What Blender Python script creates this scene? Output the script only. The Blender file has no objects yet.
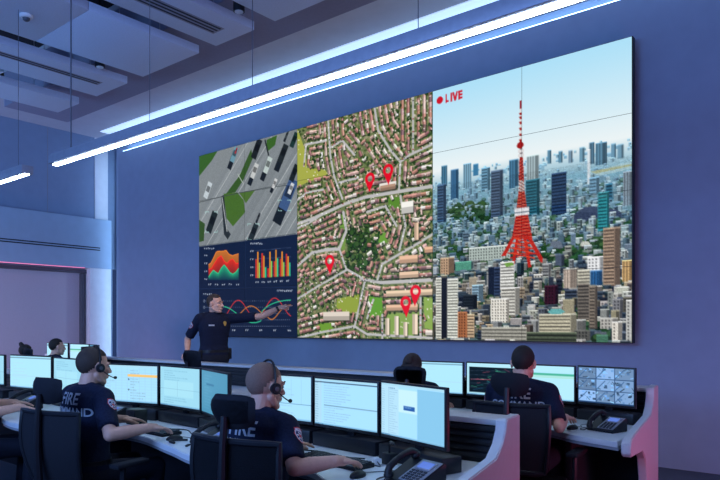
import bpy, bmesh, math, random
import numpy as np
from mathutils import Vector, Matrix, Euler
from mathutils.bvhtree import BVHTree

R = math.radians
PI = math.pi
SC = bpy.context.scene
COL = SC.collection

# ------------------------------------------------------------------ camera
cd = bpy.data.cameras.new('camera')
cam = bpy.data.objects.new('camera', cd)
COL.objects.link(cam)
cam.location = (0, 0, 1.45)
cam.rotation_euler = (R(90), 0, R(39.2))
cd.sensor_width = 36
cd.lens = 33.0
cd.shift_y = 86 / 720
cd.clip_start = .05
SC.camera = cam

# ------------------------------------------------------------------ world, lights, exposure
w = bpy.data.worlds.new('world')
SC.world = w
w.use_nodes = True
wb = w.node_tree.nodes['Background']
wb.inputs[0].default_value = (.09, .17, .50, 1)
wb.inputs[1].default_value = .25
SC.view_settings.view_transform = 'Standard'
SC.view_settings.look = 'None'
SC.view_settings.gamma = 1
SC.view_settings.use_curve_mapping = False
SC.view_settings.exposure = 0.0


def area(name, loc, target, size, energy, color, size_y=None, spread=180):
    l = bpy.data.lights.new(name, 'AREA')
    l.energy = energy
    l.color = color
    l.size = size
    l.spread = R(spread)
    if size_y:
        l.shape = 'RECTANGLE'
        l.size_y = size_y
    o = bpy.data.objects.new(name, l)
    COL.objects.link(o)
    o.location = loc
    d = Vector(target) - Vector(loc)
    o.rotation_euler = d.to_track_quat('-Z', 'Y').to_euler()
    return o


# added unseen fill lights; the magenta pair follows the pink on the desk ends
area('blue_ceiling_fill', (-3.0, -2.2, 2.6), (-5.5, 3.0, 4.45), 5.0, 270, (.20, .42, 1.0), 1.0)
area('blue_room_fill', (-2.0, -2.0, 4.2), (-6.5, 7.0, 2.2), 4.0, 60, (.32, .46, 1.0), 1.5)
area('left_blue_fill', (-9.8, .2, 2.4), (-12.6, 5.0, 4.4), 2.0, 120, (.22, .50, 1.0), 1.0)
area('magenta_floor_wash', (.9, 4.4, .35), (-2.0, 5.4, .7), .6, 17, (1.0, .08, .22), .3)
area('magenta_side_wash', (1.4, 1.6, .6), (-1.6, 3.6, .7), .6, 4, (1.0, .22, .40), .3)
area('violet_wall_fill', (-10.6, 6.2, .3), (-12.2, 7.2, 1.5), 1.2, 3, (1.0, .45, .75), .3)
area('left_pink_fill', (-11.5, 2.6, .3), (-12.7, 5.2, 1.9), 1.6, 30, (1.0, .60, .76), .3)
area('lower_wall_fill', (-5.0, 5.75, .25), (-5.0, 7.2, .95), 8.0, 13, (.55, .66, 1.0), .2)
area('right_wall_fill', (1.8, 3.6, 1.0), (.2, 7.2, 1.6), 1.2, 24, (.72, .56, 1.0), .6)

# ------------------------------------------------------------------ helpers
def lin(c):
    c = np.asarray(c, dtype=float)
    return np.where(c <= .04045, c / 12.92, ((c + .055) / 1.055) ** 2.4)


def s8(r, g, b):
    return tuple(float(v) for v in lin(np.array([r, g, b]) / 255.0))


MATS = {}


def mat(name, color, rough=.6, metal=0.0, emit=None, strength=1.0, var=.06, scale=30.0, bump=0.0, spec=.4):
    if name in MATS:
        return MATS[name]
    m = bpy.data.materials.new(name)
    m.use_nodes = True
    nt = m.node_tree
    b = nt.nodes['Principled BSDF']
    b.inputs['Roughness'].default_value = rough
    b.inputs['Metallic'].default_value = metal
    b.inputs['Specular IOR Level'].default_value = spec
    tc = nt.nodes.new('ShaderNodeTexCoord')
    nz = nt.nodes.new('ShaderNodeTexNoise')
    nz.inputs['Scale'].default_value = scale
    nz.inputs['Detail'].default_value = 4
    nt.links.new(tc.outputs['Object'], nz.inputs['Vector'])
    rp = nt.nodes.new('ShaderNodeValToRGB')
    c = np.array(color[:3])
    lo, hi = c * (1 - var), np.minimum(c * (1 + var), 1)
    rp.color_ramp.elements[0].color = (*lo, 1)
    rp.color_ramp.elements[1].color = (*hi, 1)
    rp.color_ramp.elements[0].position = .3
    rp.color_ramp.elements[1].position = .7
    nt.links.new(nz.outputs['Fac'], rp.inputs['Fac'])
    nt.links.new(rp.outputs['Color'], b.inputs['Base Color'])
    if bump:
        bp = nt.nodes.new('ShaderNodeBump')
        bp.inputs['Strength'].default_value = bump
        bp.inputs['Distance'].default_value = .01
        nt.links.new(nz.outputs['Fac'], bp.inputs['Height'])
        nt.links.new(bp.outputs['Normal'], b.inputs['Normal'])
    if emit:
        b.inputs['Emission Color'].default_value = (*emit, 1)
        b.inputs['Emission Strength'].default_value = strength
    MATS[name] = m
    return m


def attr_mat(name, emissive=True, strength=1.0, rough=.35):
    m = bpy.data.materials.new(name)
    m.use_nodes = True
    nt = m.node_tree
    b = nt.nodes['Principled BSDF']
    a = nt.nodes.new('ShaderNodeAttribute')
    a.attribute_name = 'Col'
    b.inputs['Roughness'].default_value = rough
    if emissive:
        b.inputs['Base Color'].default_value = (.004, .004, .005, 1)
        nt.links.new(a.outputs['Color'], b.inputs['Emission Color'])
        b.inputs['Emission Strength'].default_value = strength
        b.inputs['Specular IOR Level'].default_value = .15
    else:
        nt.links.new(a.outputs['Color'], b.inputs['Base Color'])
    return m


def tag(o, label=None, cat=None, group=None, kind=None):
    if label:
        o['label'] = label
    if cat:
        o['category'] = cat
    if group:
        o['group'] = group
    if kind:
        o['kind'] = kind
    return o


def thing(name, label, cat, loc=(0, 0, 0), rz=0.0, group=None):
    o = bpy.data.objects.new(name, None)
    o.empty_display_size = .1
    COL.objects.link(o)
    o.location = loc
    o.rotation_euler = (0, 0, rz)
    return tag(o, label, cat, group)


def link(name, me, material=None, parent=None, smooth=True, label=None):
    o = bpy.data.objects.new(name, me)
    COL.objects.link(o)
    if material is not None and not me.materials:
        me.materials.append(material)
    if parent:
        o.parent = parent
    if label:
        o['label'] = label
    return o


class MB:
    """collects shapes into one mesh"""

    def __init__(self):
        self.bm = bmesh.new()

    def box(self, c, s, rot=None, bevel=0.0, seg=2):
        t = bmesh.new()
        bmesh.ops.create_cube(t, size=1.0)
        bmesh.ops.scale(t, vec=Vector(s), verts=t.verts)
        if bevel:
            bmesh.ops.bevel(t, geom=list(t.edges), offset=bevel, segments=seg, affect='EDGES', profile=.5)
        M = Matrix.Translation(Vector(c))
        if rot is not None:
            M = M @ (rot if isinstance(rot, Matrix) else Euler(rot).to_matrix().to_4x4())
        bmesh.ops.transform(t, matrix=M, verts=t.verts)
        self.merge(t)
        return self

    def merge(self, t):
        me = bpy.data.meshes.new('tmp')
        t.to_mesh(me)
        t.free()
        self.bm.from_mesh(me)
        bpy.data.meshes.remove(me)

    def prism(self, pts, a, b, axis='z', bevel=0.0):
        """polygon pts in 2-D swept from a to b along axis (x: pts=(y,z), y: pts=(x,z), z: pts=(x,y))"""
        t = bmesh.new()

        def P(p, h):
            if axis == 'z':
                return (p[0], p[1], h)
            if axis == 'x':
                return (h, p[0], p[1])
            return (p[0], h, p[1])
        v0 = [t.verts.new(P(p, a)) for p in pts]
        v1 = [t.verts.new(P(p, b)) for p in pts]
        n = len(pts)
        t.faces.new(v0)
        t.faces.new(v1[::-1])
        for i in range(n):
            t.faces.new((v0[i], v1[i], v1[(i + 1) % n], v0[(i + 1) % n]))
        bmesh.ops.recalc_face_normals(t, faces=t.faces)
        if bevel:
            es = [e for e in t.edges if len(e.link_faces) == 2 and e.calc_face_angle(0) > .6]
            bmesh.ops.bevel(t, geom=es, offset=bevel, segments=2, affect='EDGES')
        self.merge(t)
        return self

    def tube(self, pts, r, seg=8, caps=True):
        pts = [Vector(p) for p in pts]
        rr = r if isinstance(r, (list, tuple)) else [r] * len(pts)
        t = bmesh.new()
        rings = []
        prev = None
        for i, p in enumerate(pts):
            d = (pts[min(i + 1, len(pts) - 1)] - pts[max(i - 1, 0)]).normalized()
            if prev is None:
                u = d.orthogonal().normalized()
            else:
                u = (prev - d * prev.dot(d)).normalized()
            prev = u
            v = d.cross(u)
            rings.append([t.verts.new(p + (u * math.cos(2 * PI * k / seg) + v * math.sin(2 * PI * k / seg)) * rr[i]) for k in range(seg)])
        for a, b in zip(rings, rings[1:]):
            for k in range(seg):
                t.faces.new((a[k], a[(k + 1) % seg], b[(k + 1) % seg], b[k]))
        if caps:
            t.faces.new(rings[0][::-1])
            t.faces.new(rings[-1])
        bmesh.ops.recalc_face_normals(t, faces=t.faces)
        self.merge(t)
        return self

    def sphere(self, c, r, rot=None, u=14, v=10):
        t = bmesh.new()
        bmesh.ops.create_uvsphere(t, u_segments=u, v_segments=v, radius=1.0)
        rr = (r, r, r) if not isinstance(r, (list, tuple)) else r
        M = Matrix.Translation(Vector(c))
        if rot is not None:
            M = M @ (rot if isinstance(rot, Matrix) else Euler(rot).to_matrix().to_4x4())
        M = M @ Matrix.Diagonal((*rr, 1))
        bmesh.ops.transform(t, matrix=M, verts=t.verts)
        self.merge(t)
        return self

    def limb(self, pts, rad, end=True, start=True):
        """tapered rounded limb; end=False leaves a flat cuff"""
        n = len(pts)
        for i in range(n):
            if (i == 0 and not start) or (i == n - 1 and not end):
                continue
            self.sphere(pts[i], rad[i] * .995, u=16, v=12)
        for i in range(n - 1):
            self.tube([pts[i], pts[i + 1]], [rad[i], rad[i + 1]], seg=16)
        return self

    def loft(self, rings, seg=28, p=2.4):
        """rings: (cx, cy, z, rx, ry) superellipse sections"""
        t = bmesh.new()
        rs = []
        for cx, cy, z, rx, ry in rings:
            row = []
            for k in range(seg):
                a = 2 * PI * k / seg
                c, s = math.cos(a), math.sin(a)
                row.append(t.verts.new((cx + rx * math.copysign(abs(c) ** (2 / p), c), cy + ry * math.copysign(abs(s) ** (2 / p), s), z)))
            rs.append(row)
        for a, b in zip(rs, rs[1:]):
            for k in range(seg):
                t.faces.new((a[k], a[(k + 1) % seg], b[(k + 1) % seg], b[k]))
        t.faces.new(rs[0][::-1])
        t.faces.new(rs[-1])
        bmesh.ops.recalc_face_normals(t, faces=t.faces)
        self.merge(t)
        return self

    def xf(self, M):
        bmesh.ops.transform(self.bm, matrix=M, verts=self.bm.verts)
        return self

    def mesh(self, name, smooth=None):
        me = bpy.data.meshes.new(name)
        if smooth is not None:
            for f in self.bm.faces:
                f.smooth = True
            for e in self.bm.edges:
                if len(e.link_faces) == 2 and e.calc_face_angle(0) > R(smooth):
                    e.smooth = False
        self.bm.to_mesh(me)
        self.bm.free()
        return me

    def build(self, name, material, parent=None, smooth=35, label=None):
        me = self.mesh(name, smooth)
        me.materials.append(material)
        return link(name, me, None, parent, label=label)

    def fuse(self, name, material, parent=None, voxel=.006, smooth=4, label=None):
        """weld everything into one continuous skin"""
        me = self.mesh(name)
        ob = bpy.data.objects.new('tmp', me)
        COL.objects.link(ob)
        m = ob.modifiers.new('r', 'REMESH')
        m.mode = 'VOXEL'
        m.voxel_size = voxel
        if smooth:
            s = ob.modifiers.new('s', 'SMOOTH')
            s.iterations = smooth
            s.factor = .5
        bpy.context.view_layer.update()
        dg = bpy.context.evaluated_depsgraph_get()
        out = bpy.data.meshes.new_from_object(ob.evaluated_get(dg))
        bpy.data.objects.remove(ob)
        bpy.data.meshes.remove(me)
        out.name = name
        out.materials.clear()
        out.materials.append(material)
        out.polygons.foreach_set('use_smooth', [True] * len(out.polygons))
        return link(name, out, None, parent, label=label)


def struct(name, mb, m, smooth=35):
    o = mb.build(name, m, None, smooth)
    o['kind'] = 'structure'
    return o


def copy_tree(o, parent=None):
    c = o.copy()
    COL.objects.link(c)
    if parent is not None:
        c.parent = parent
    for ch in o.children:
        copy_tree(ch, c)
    return c


def color_grid(name, img, tl, U, V, material, parent=None):
    """a flat lit panel whose points carry the picture it shows; img (h,w,3) sRGB 0..1, tl corner, U across, V down"""
    h, w_, _ = img.shape
    tl, U, V = np.array(tl), np.array(U), np.array(V)
    uu, vv = np.meshgrid(np.linspace(0, 1, w_), np.linspace(0, 1, h))
    co = tl + uu[..., None] * U + vv[..., None] * V
    idx = np.arange(h * w_).reshape(h, w_)
    f = np.stack([idx[:-1, :-1], idx[1:, :-1], idx[1:, 1:], idx[:-1, 1:]], -1).reshape(-1, 4)
    me = bpy.data.meshes.new(name)
    me.vertices.add(h * w_)
    me.vertices.foreach_set('co', co.reshape(-1).astype(np.float32))
    me.loops.add(f.size)
    me.loops.foreach_set('vertex_index', f.reshape(-1).astype(np.int32))
    me.polygons.add(len(f))
    me.polygons.foreach_set('loop_start', (np.arange(len(f)) * 4).astype(np.int32))
    me.update(calc_edges=True)
    me.validate()
    at = me.attributes.new('Col', 'FLOAT_COLOR', 'POINT')
    c = np.ones((h * w_, 4), dtype=np.float32)
    c[:, :3] = lin(np.clip(img, 0, 1)).reshape(-1, 3)
    at.data.foreach_set('color', c.reshape(-1))
    return link(name, me, material, parent)


# ------------------------------------------------------------------ picture drawing for the screens
class Pic:
    def __init__(self, w_, h, bg):
        self.w, self.h = w_, h
        self.a = np.zeros((h, w_, 3))
        self.a[:] = np.array(bg) / 255.

    def poly(self, pts, c, alpha=1.0):
        p = np.array(pts, dtype=float)
        x0, x1 = int(max(0, math.floor(p[:, 0].min()))), int(min(self.w, math.ceil(p[:, 0].max()) + 1))
        y0, y1 = int(max(0, math.floor(p[:, 1].min()))), int(min(self.h, math.ceil(p[:, 1].max()) + 1))
        if x1 <= x0 or y1 <= y0:
            return
        X, Y = np.meshgrid(np.arange(x0, x1) + .5, np.arange(y0, y1) + .5)
        ins = np.zeros(X.shape, bool)
        n = len(p)
        for i in range(n):
            ax, ay = p[i]
            bx, by = p[(i + 1) % n]
            if ay == by:
                continue
            k = ((ay > Y) != (by > Y)) & (X < (bx - ax) * (Y - ay) / (by - ay) + ax)
            ins ^= k
        s = self.a[y0:y1, x0:x1]
        s[ins] = s[ins] * (1 - alpha) + np.array(c) / 255. * alpha

    def rect(self, x0, y0, x1, y1, c, alpha=1.0):
        a, b = int(round(max(0, x0))), int(round(min(self.w, x1)))
        e, d = int(round(max(0, y0))), int(round(min(self.h, y1)))
        if b > a and d > e:
            self.a[e:d, a:b] = self.a[e:d, a:b] * (1 - alpha) + np.array(c) / 255. * alpha

    def line(self, pts, wd, c, alpha=1.0):
        for (ax, ay), (bx, by) in zip(pts, pts[1:]):
            dx, dy = bx - ax, by - ay
            L = math.hypot(dx, dy) or 1
            nx, ny = -dy / L * wd / 2, dx / L * wd / 2
            self.poly([(ax + nx, ay + ny), (bx + nx, by + ny), (bx - nx, by - ny), (ax - nx, ay - ny)], c, alpha)

    def disc(self, x, y, rx, ry, c, alpha=1.0):
        self.poly([(x + rx * math.cos(k * PI / 10), y + ry * math.sin(k * PI / 10)) for k in range(20)], c, alpha)

    def small(self, f):
        h, w_ = self.h // f, self.w // f
        return self.a[:h * f, :w_ * f].reshape(h, f, w_, f, 3).mean((1, 3))

# ------------------------------------------------------------------ the room
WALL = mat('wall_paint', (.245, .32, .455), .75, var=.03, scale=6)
CEILP = mat('ceiling_paint', (.55, .58, .64), .8, var=.03, scale=6)
WHITE = mat('white_panel', (.80, .80, .82), .6, var=.03, scale=8)
TILE = mat('acoustic_board', (.56, .65, .80), .8, var=.04, scale=60, bump=.05)
PLENUM = mat('dark_plenum', (.012, .013, .02), .9)
SOFFIT = mat('soffit_paint', (.25, .26, .36), .8, var=.04)
CARPET = mat('floor_carpet', (.10, .11, .15), .9, var=.25, scale=160, bump=.2)
BLACK = mat('black_plastic', (.012, .013, .017), .45, var=.1)
DARK = mat('dark_laminate', (.016, .017, .024), .5, var=.12)
GREY = mat('grey_plastic', (.09, .10, .12), .45)
STEEL = mat('brushed_metal', (.45, .46, .50), .35, metal=.9)
WIRE = mat('wire_steel', (.10, .11, .14), .6)
LAMP_METAL = mat('lamp_housing_paint', (.30, .31, .37), .5, metal=.2)
LIGHT = mat('lit_diffuser', (.9, .92, 1), .5, emit=(.62, .80, 1.0), strength=22.0, var=0)
COVE = mat('lit_cove_strip', (.9, .92, 1), .5, emit=(.42, .68, 1.0), strength=7.0, var=0)
BAND = mat('ceiling_glow_paint', (.9, .92, 1), .5, emit=(.50, .72, 1.0), strength=.75, var=0)
HALO = mat('lit_halo_strip', (.9, .92, 1), .5, emit=(.42, .68, 1.0), strength=8.0, var=0)
RED_LED = mat('lit_red_strip', (.9, .5, .6), .5, emit=(1.0, .18, .34), strength=.8, var=0)

XL, YW, ZC = -12.6, 7.21, 5.26
struct('floor', MB().box((-5, 2.5, -.05), (18, 12, .1)), CARPET)
struct('ceiling', MB().box((-5, 6.0, ZC + .05), (18, 3.4, .1)).box((-11.9, 1.1, ZC + .05), (3.0, 6.8, .1)), CEILP)
struct('trim_1', MB().box((-3.4, 1.1, ZC + .1), (14, 6.6, .06)), PLENUM)                 # black plenum above the boards
struct('trim_2', MB().prism([(4.30, 4.74), (5.28, 4.74), (5.28, 5.255), (4.30, 5.255)], -10.4, 3.6, 'x', .004), SOFFIT)
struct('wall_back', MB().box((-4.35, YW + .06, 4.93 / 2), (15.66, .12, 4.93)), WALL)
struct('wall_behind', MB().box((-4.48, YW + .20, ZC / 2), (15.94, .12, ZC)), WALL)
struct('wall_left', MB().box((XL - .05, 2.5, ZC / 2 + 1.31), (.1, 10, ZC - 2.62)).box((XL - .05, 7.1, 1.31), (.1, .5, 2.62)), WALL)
lw = MB()
for y in (1.2, 3.0, 4.8, 6.0):
    lw.box((XL + .001, y, 4.43), (.006, .012, 1.64))
struct('trim_3', lw, mat('seam_shadow_gap', (.30, .31, .36), .8))
struct('trim_4', MB().box((XL + .012, 7.09, 4.43), (.024, .28, 1.66), bevel=.002), WHITE)      # corner pilaster, white to put the halo's glow into its colour
struct('trim_5', MB().box((XL + .02, 2.4, 3.105), (.22, 9.7, .99), bevel=.006), mat('bulkhead_paint', (.38, .50, .64), .75, var=.03, scale=6))       # bulkhead
sl = MB()
for z in (2.975, 3.02):
    sl.box((XL + .131, 2.4, z), (.006, 9.2, .020))
struct('trim_6', sl, BLACK)
struct('trim_7', MB().box((XL + .015, 7.02, 1.305), (.21, .46, 2.61), bevel=.005), WHITE)   # jamb
wn = MB().box((XL - .12, 2.4, 1.3), (.03, 8.8, 2.6))
struct('window_1', wn, mat('blind_fabric', (.52, .48, .54), .8, var=.04, scale=80))
wf = MB().box((XL - .06, 2.4, 2.54), (.10, 8.8, .07), bevel=.01).box((XL - .06, 6.72, 1.25), (.10, .07, 2.5), bevel=.01)
struct('trim_8', wf, GREY)

# LED halo at the wall's edge, red line under the bulkhead, painted glow on the ceiling
o = MB().box((-4.3, YW + .06, 4.938), (15.4, .09, .014)).build('edge_light', COVE)
tag(o, 'long glowing light line along the top edge of the display wall', 'light strip')
o = MB().box((-4.6, 6.98, ZC - .006), (15.0, .38, .011)).build('ceiling_glow', BAND)  # emissive band added to paint the edge light's glow on the ceiling
tag(o, 'painted glow band on the ceiling next to the display wall', 'light strip')
o = MB().box((-12.192, YW + .06, 2.46), (.014, .06, 4.9)).build('edge_light', HALO)
tag(o, 'upright glowing line down the left edge of the display wall', 'light strip')
o = MB().box((XL + .08, 3.4, 2.603), (.03, 6.6, .012)).build('accent_light', RED_LED)
tag(o, 'reddish light line under the bulkhead on the left wall', 'light strip')

# ceiling boards
def board(x0, x1, y0, y1, label, slots=()):
    t = thing('ceiling_panel', label, 'ceiling panel', ((x0 + x1) / 2, (y0 + y1) / 2, 4.45), 0, 'suspended ceiling panels')
    MB().box((0, 0, .045), (x1 - x0, y1 - y0, .09), bevel=.006).build('board', TILE, t)
    for sx, n in slots:
        s = MB()
        for k in range(n):
            s.box((sx - (x0 + x1) / 2 + (k - (n - 1) / 2) * .055, -.11, -.001), (.022, y1 - y0 - .25, .006))
        s.build('air_slot', BLACK, t)
        MB().box((sx - (x0 + x1) / 2, -.11, .0012), (n * .055 + .02, y1 - y0 - .2, .004)).build('slot_frame', LAMP_METAL, t)
    for ax in (x0 + .15, x1 - .15):
        for ay in (y0 + .4, y1 - .4):
            MB().tube([(ax - (x0 + x1) / 2, ay - (y0 + y1) / 2, .09), (ax - (x0 + x1) / 2, ay - (y0 + y1) / 2, .84)], .004, 6).build('hanger', STEEL, t)
    return t


board(-4.76, -3.62, -.6, 4.51, 'suspended ceiling panel at the right, cut by the top of the photo')
board(-5.67, -5.06, -.6, 4.51, 'narrow suspended ceiling panel with triple black air slots', [(-5.36, 3)])
board(-7.05, -5.96, 3.236, 4.51, 'wide suspended ceiling panel, the end piece nearest the display wall')
board(-7.05, -5.96, -.6, 3.233, 'wide suspended ceiling panel carrying the smoke detector')
board(-8.12, -7.39, -.6, 4.51, 'narrow suspended ceiling panel with a thin double slot, left of the wide ones', [(-7.66, 2)])
board(-9.16, -8.57, -.6, 4.51, 'leftmost suspended ceiling panel nearest the left wall')

t = thing('smoke_detector', 'small round smoke detector under the wide ceiling panel', 'smoke detector', (-6.52, 2.9, 4.45))
MB().tube([(0, 0, -.001), (0, 0, -.02), (0, 0, -.03)], [.06, .06, .05], 20).build('base', WHITE, t)
MB().tube([(0, 0, -.03), (0, 0, -.05), (0, 0, -.06)], [.035, .03, .015], 16).build('sensor', GREY, t)


def spot(x, y, label, aim=None):
    t = thing('spotlight', label, 'spotlight', (x, y, 4.47), 0, 'black ceiling spotlights')
    MB().tube([(0, 0, 0), (0, 0, .17)], .055, 20).build('body', BLACK, t)
    MB().tube([(0, 0, -.004), (0, 0, .006)], .042, 20).build('lens', mat('lens_glass', (.5, .55, .6), .2), t)
    MB().tube([(0, 0, .17), (0, 0, .80)], .012, 8).build('stem', BLACK, t)
    if aim:
        l = bpy.data.lights.new('spot_beam', 'SPOT')
        l.energy, l.color, l.spot_size, l.spot_blend, l.shadow_soft_size = 260, (1.0, .84, .74), R(26), 1.0, .05
        o = bpy.data.objects.new('spot_beam', l)
        COL.objects.link(o)
        o.location = (x, y, 4.45)
        o.rotation_euler = (Vector(aim) - o.location).to_track_quat('-Z', 'Y').to_euler()


spot(-4.91, 4.18, 'black cylinder spotlight in the gap beside the triple slot panel', (-7.1, 5.6, 1.55))
spot(-7.22, 4.05, 'black cylinder spotlight in the gap beside the double slot panel')


def pendant(x0, x1, y, wires, label):
    t = thing('linear_pendant', label, 'pendant lamp', ((x0 + x1) / 2, y, 2.86), 0, 'linear pendant lamps in one row')
    xc = (x0 + x1) / 2
    L = x1 - x0
    MB().box((0, 0, .045), (L, .11, .078), bevel=.003).build('housing', LAMP_METAL, t)
    MB().box((0, 0, .0055), (L - .02, .046, .016), bevel=.002).build('diffuser', LIGHT, t)
    for i, (wx, r) in enumerate(wires):
        top = 4.448 if any(a <= wx <= b for a, b in ((-4.76, -3.62), (-5.67, -5.06), (-7.05, -5.96), (-8.12, -7.39))) else 5.3
        MB().tube([(wx - xc, 0, .08), (wx - xc, 0, top - 2.86)], r, 6).build('power_cable' if r > .004 else 'wire', WIRE, t)


pendant(-5.75, .25, 2.80, [(-5.46, .0065), (-4.29, .0025), (-3.16, .0025), (-1.90, .0025), (-.5, .0025)],
        'long glowing linear pendant lamp hanging across the front of the display wall')
pendant(-11.0, -6.27, 2.80, [(-6.46, .0025), (-8.2, .0025), (-10.2, .0025)],
        'second linear pendant lamp cut by the left edge of the photo')

# ------------------------------------------------------------------ the video wall and its pictures
NX, NY, SSX, SSY = 6, 4, 240, 160
W, H = NX * SSX, NY * SSY
src = [(199, 157), (632.3, 34.6), (632.3, 343.5), (199, 335.5)]
dst = [(0, 0), (W, 0), (W, H), (0, H)]
A = []
for (x, y), (u, v) in zip(src, dst):
    A.append([x, y, 1, 0, 0, 0, -u * x, -u * y, -u])
    A.append([0, 0, 0, x, y, 1, -v * x, -v * y, -v])
Hm = np.linalg.svd(np.array(A))[2][-1].reshape(3, 3)


def q(x, y):
    p = Hm @ np.array([x, y, 1.0])
    return (p[0] / p[2], p[1] / p[2])


def qs(*pts):
    return [q(*p) for p in pts]


rnd = random.Random(7)
P = Pic(W, H, (12, 28, 58))


def jit(c, d):
    k = rnd.uniform(-d, d)
    return tuple(max(0, min(255, v + k + rnd.uniform(-d, d) * .3)) for v in c)


# --- city view (right two columns)
cx0 = q(431.3, 200)[0]
hz = .325 * H
for y in range(H):
    f = min(1, y / hz)
    top, bot = np.array((176, 228, 252)), np.array((240, 248, 249))
    c = top + (bot - top) * (f ** 1.1)
    if y > hz:
        k = min(1, (y - hz) / (.10 * H))
        c = bot + (np.array((132, 182, 204)) - bot) * k
        k2 = min(1, max(0, (y - hz - .10 * H) / (.25 * H)))
        c = c + (np.array((92, 112, 116)) - c) * k2
    P.rect(cx0, y, W, y + 1, c)


def building(x0, x1, yt, yb, c, style=None, side=.0, roof=True):
    c = np.array(c, float)
    P.rect(x0, yt, x1, yb, c)
    wd = x1 - x0
    if side:
        P.rect(x1 - wd * side, yt, x1, yb, c * .62)
    if style == 'h':
        st = max(5, (yb - yt) / max(3, int((yb - yt) / 7)))
        y = yt + st * .6
        while y < yb - 1:
            P.rect(x0 + 1, y, x1 - wd * side - 1, y + st * .45, c * .55)
            y += st
    if style == 'w':
        st = 7
        y = yt + 4
        while y < yb - 2:
            x = x0 + 3
            while x < x1 - wd * side - 3:
                P.rect(x, y, x + 3, y + 4, c * .5)
                x += 7
            y += st
    if style == 'v':
        x = x0 + 2
        while x < x1 - 1:
            P.rect(x, yt + 1, x + 2.5, yb, c * .7)
            x += 6
    if roof:
        P.rect(x0, yt, x1, yt + 2, np.minimum(c * 1.25 + 10, 255))


def haze(c, f):
    """f 0 far .. 1 near"""
    far = np.array((136, 186, 214))
    return far + (np.array(c) - far) * min(1, f)


items = []
pal = [(180, 182, 180), (150, 144, 132), (205, 206, 204), (110, 122, 134), (75, 88, 104), (130, 124, 110), (190, 176, 150), (52, 60, 74), (222, 220, 212), (70, 84, 92), (96, 110, 120)]
for k in range(2600):
    f = rnd.random() ** .8
    yb = hz + 8 + f * (H - hz + 25)
    dep = (yb - hz) / (H - hz)
    s = .16 + dep * .95
    x = rnd.uniform(cx0 - 10, W)
    bw = rnd.uniform(9, 26) * s + 2
    bh = rnd.uniform(6, 30) * s * (1.2 if rnd.random() < .85 else 2.0) + 2
    c = haze(np.array(jit(rnd.choice(pal), 14)) * (.80 if dep > .25 else .9), .08 + dep * 1.2)
    items.append((yb, 'b', x, x + bw, yb - bh, c, rnd.choice([None, 'h', 'w', None]) if s > .5 else None, rnd.choice([.3, .4, 0])))
for k in range(900):
    f = rnd.random()
    yb = hz + .14 * H + f * (H * .86 - hz)
    dep = (yb - hz) / (H - hz)
    items.append((yb, 't', rnd.uniform(cx0, W), 0, 0, haze(jit((48, 74, 46), 14), .3 + dep * 1.4), 4 + 9 * dep, 0))
for (x0, x1, y0, y1, n) in [(448, 487, 207, 222, 90), (518, 541, 295, 314, 60), (534, 542, 295, 318, 30), (596, 608, 295, 318, 40), (542, 602, 240, 264, 120), (436, 466, 251, 263, 50), (470, 505, 256, 264, 30), (598, 634, 228, 252, 30), (566, 585, 318, 326, 16)]:
    for k in range(n):
        p = q(rnd.uniform(x0, x1), rnd.uniform(y0, y1))
        items.append((p[1], 't', p[0], 0, 0, jit((44, 74, 40), 18), rnd.uniform(6, 13), 0))
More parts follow.
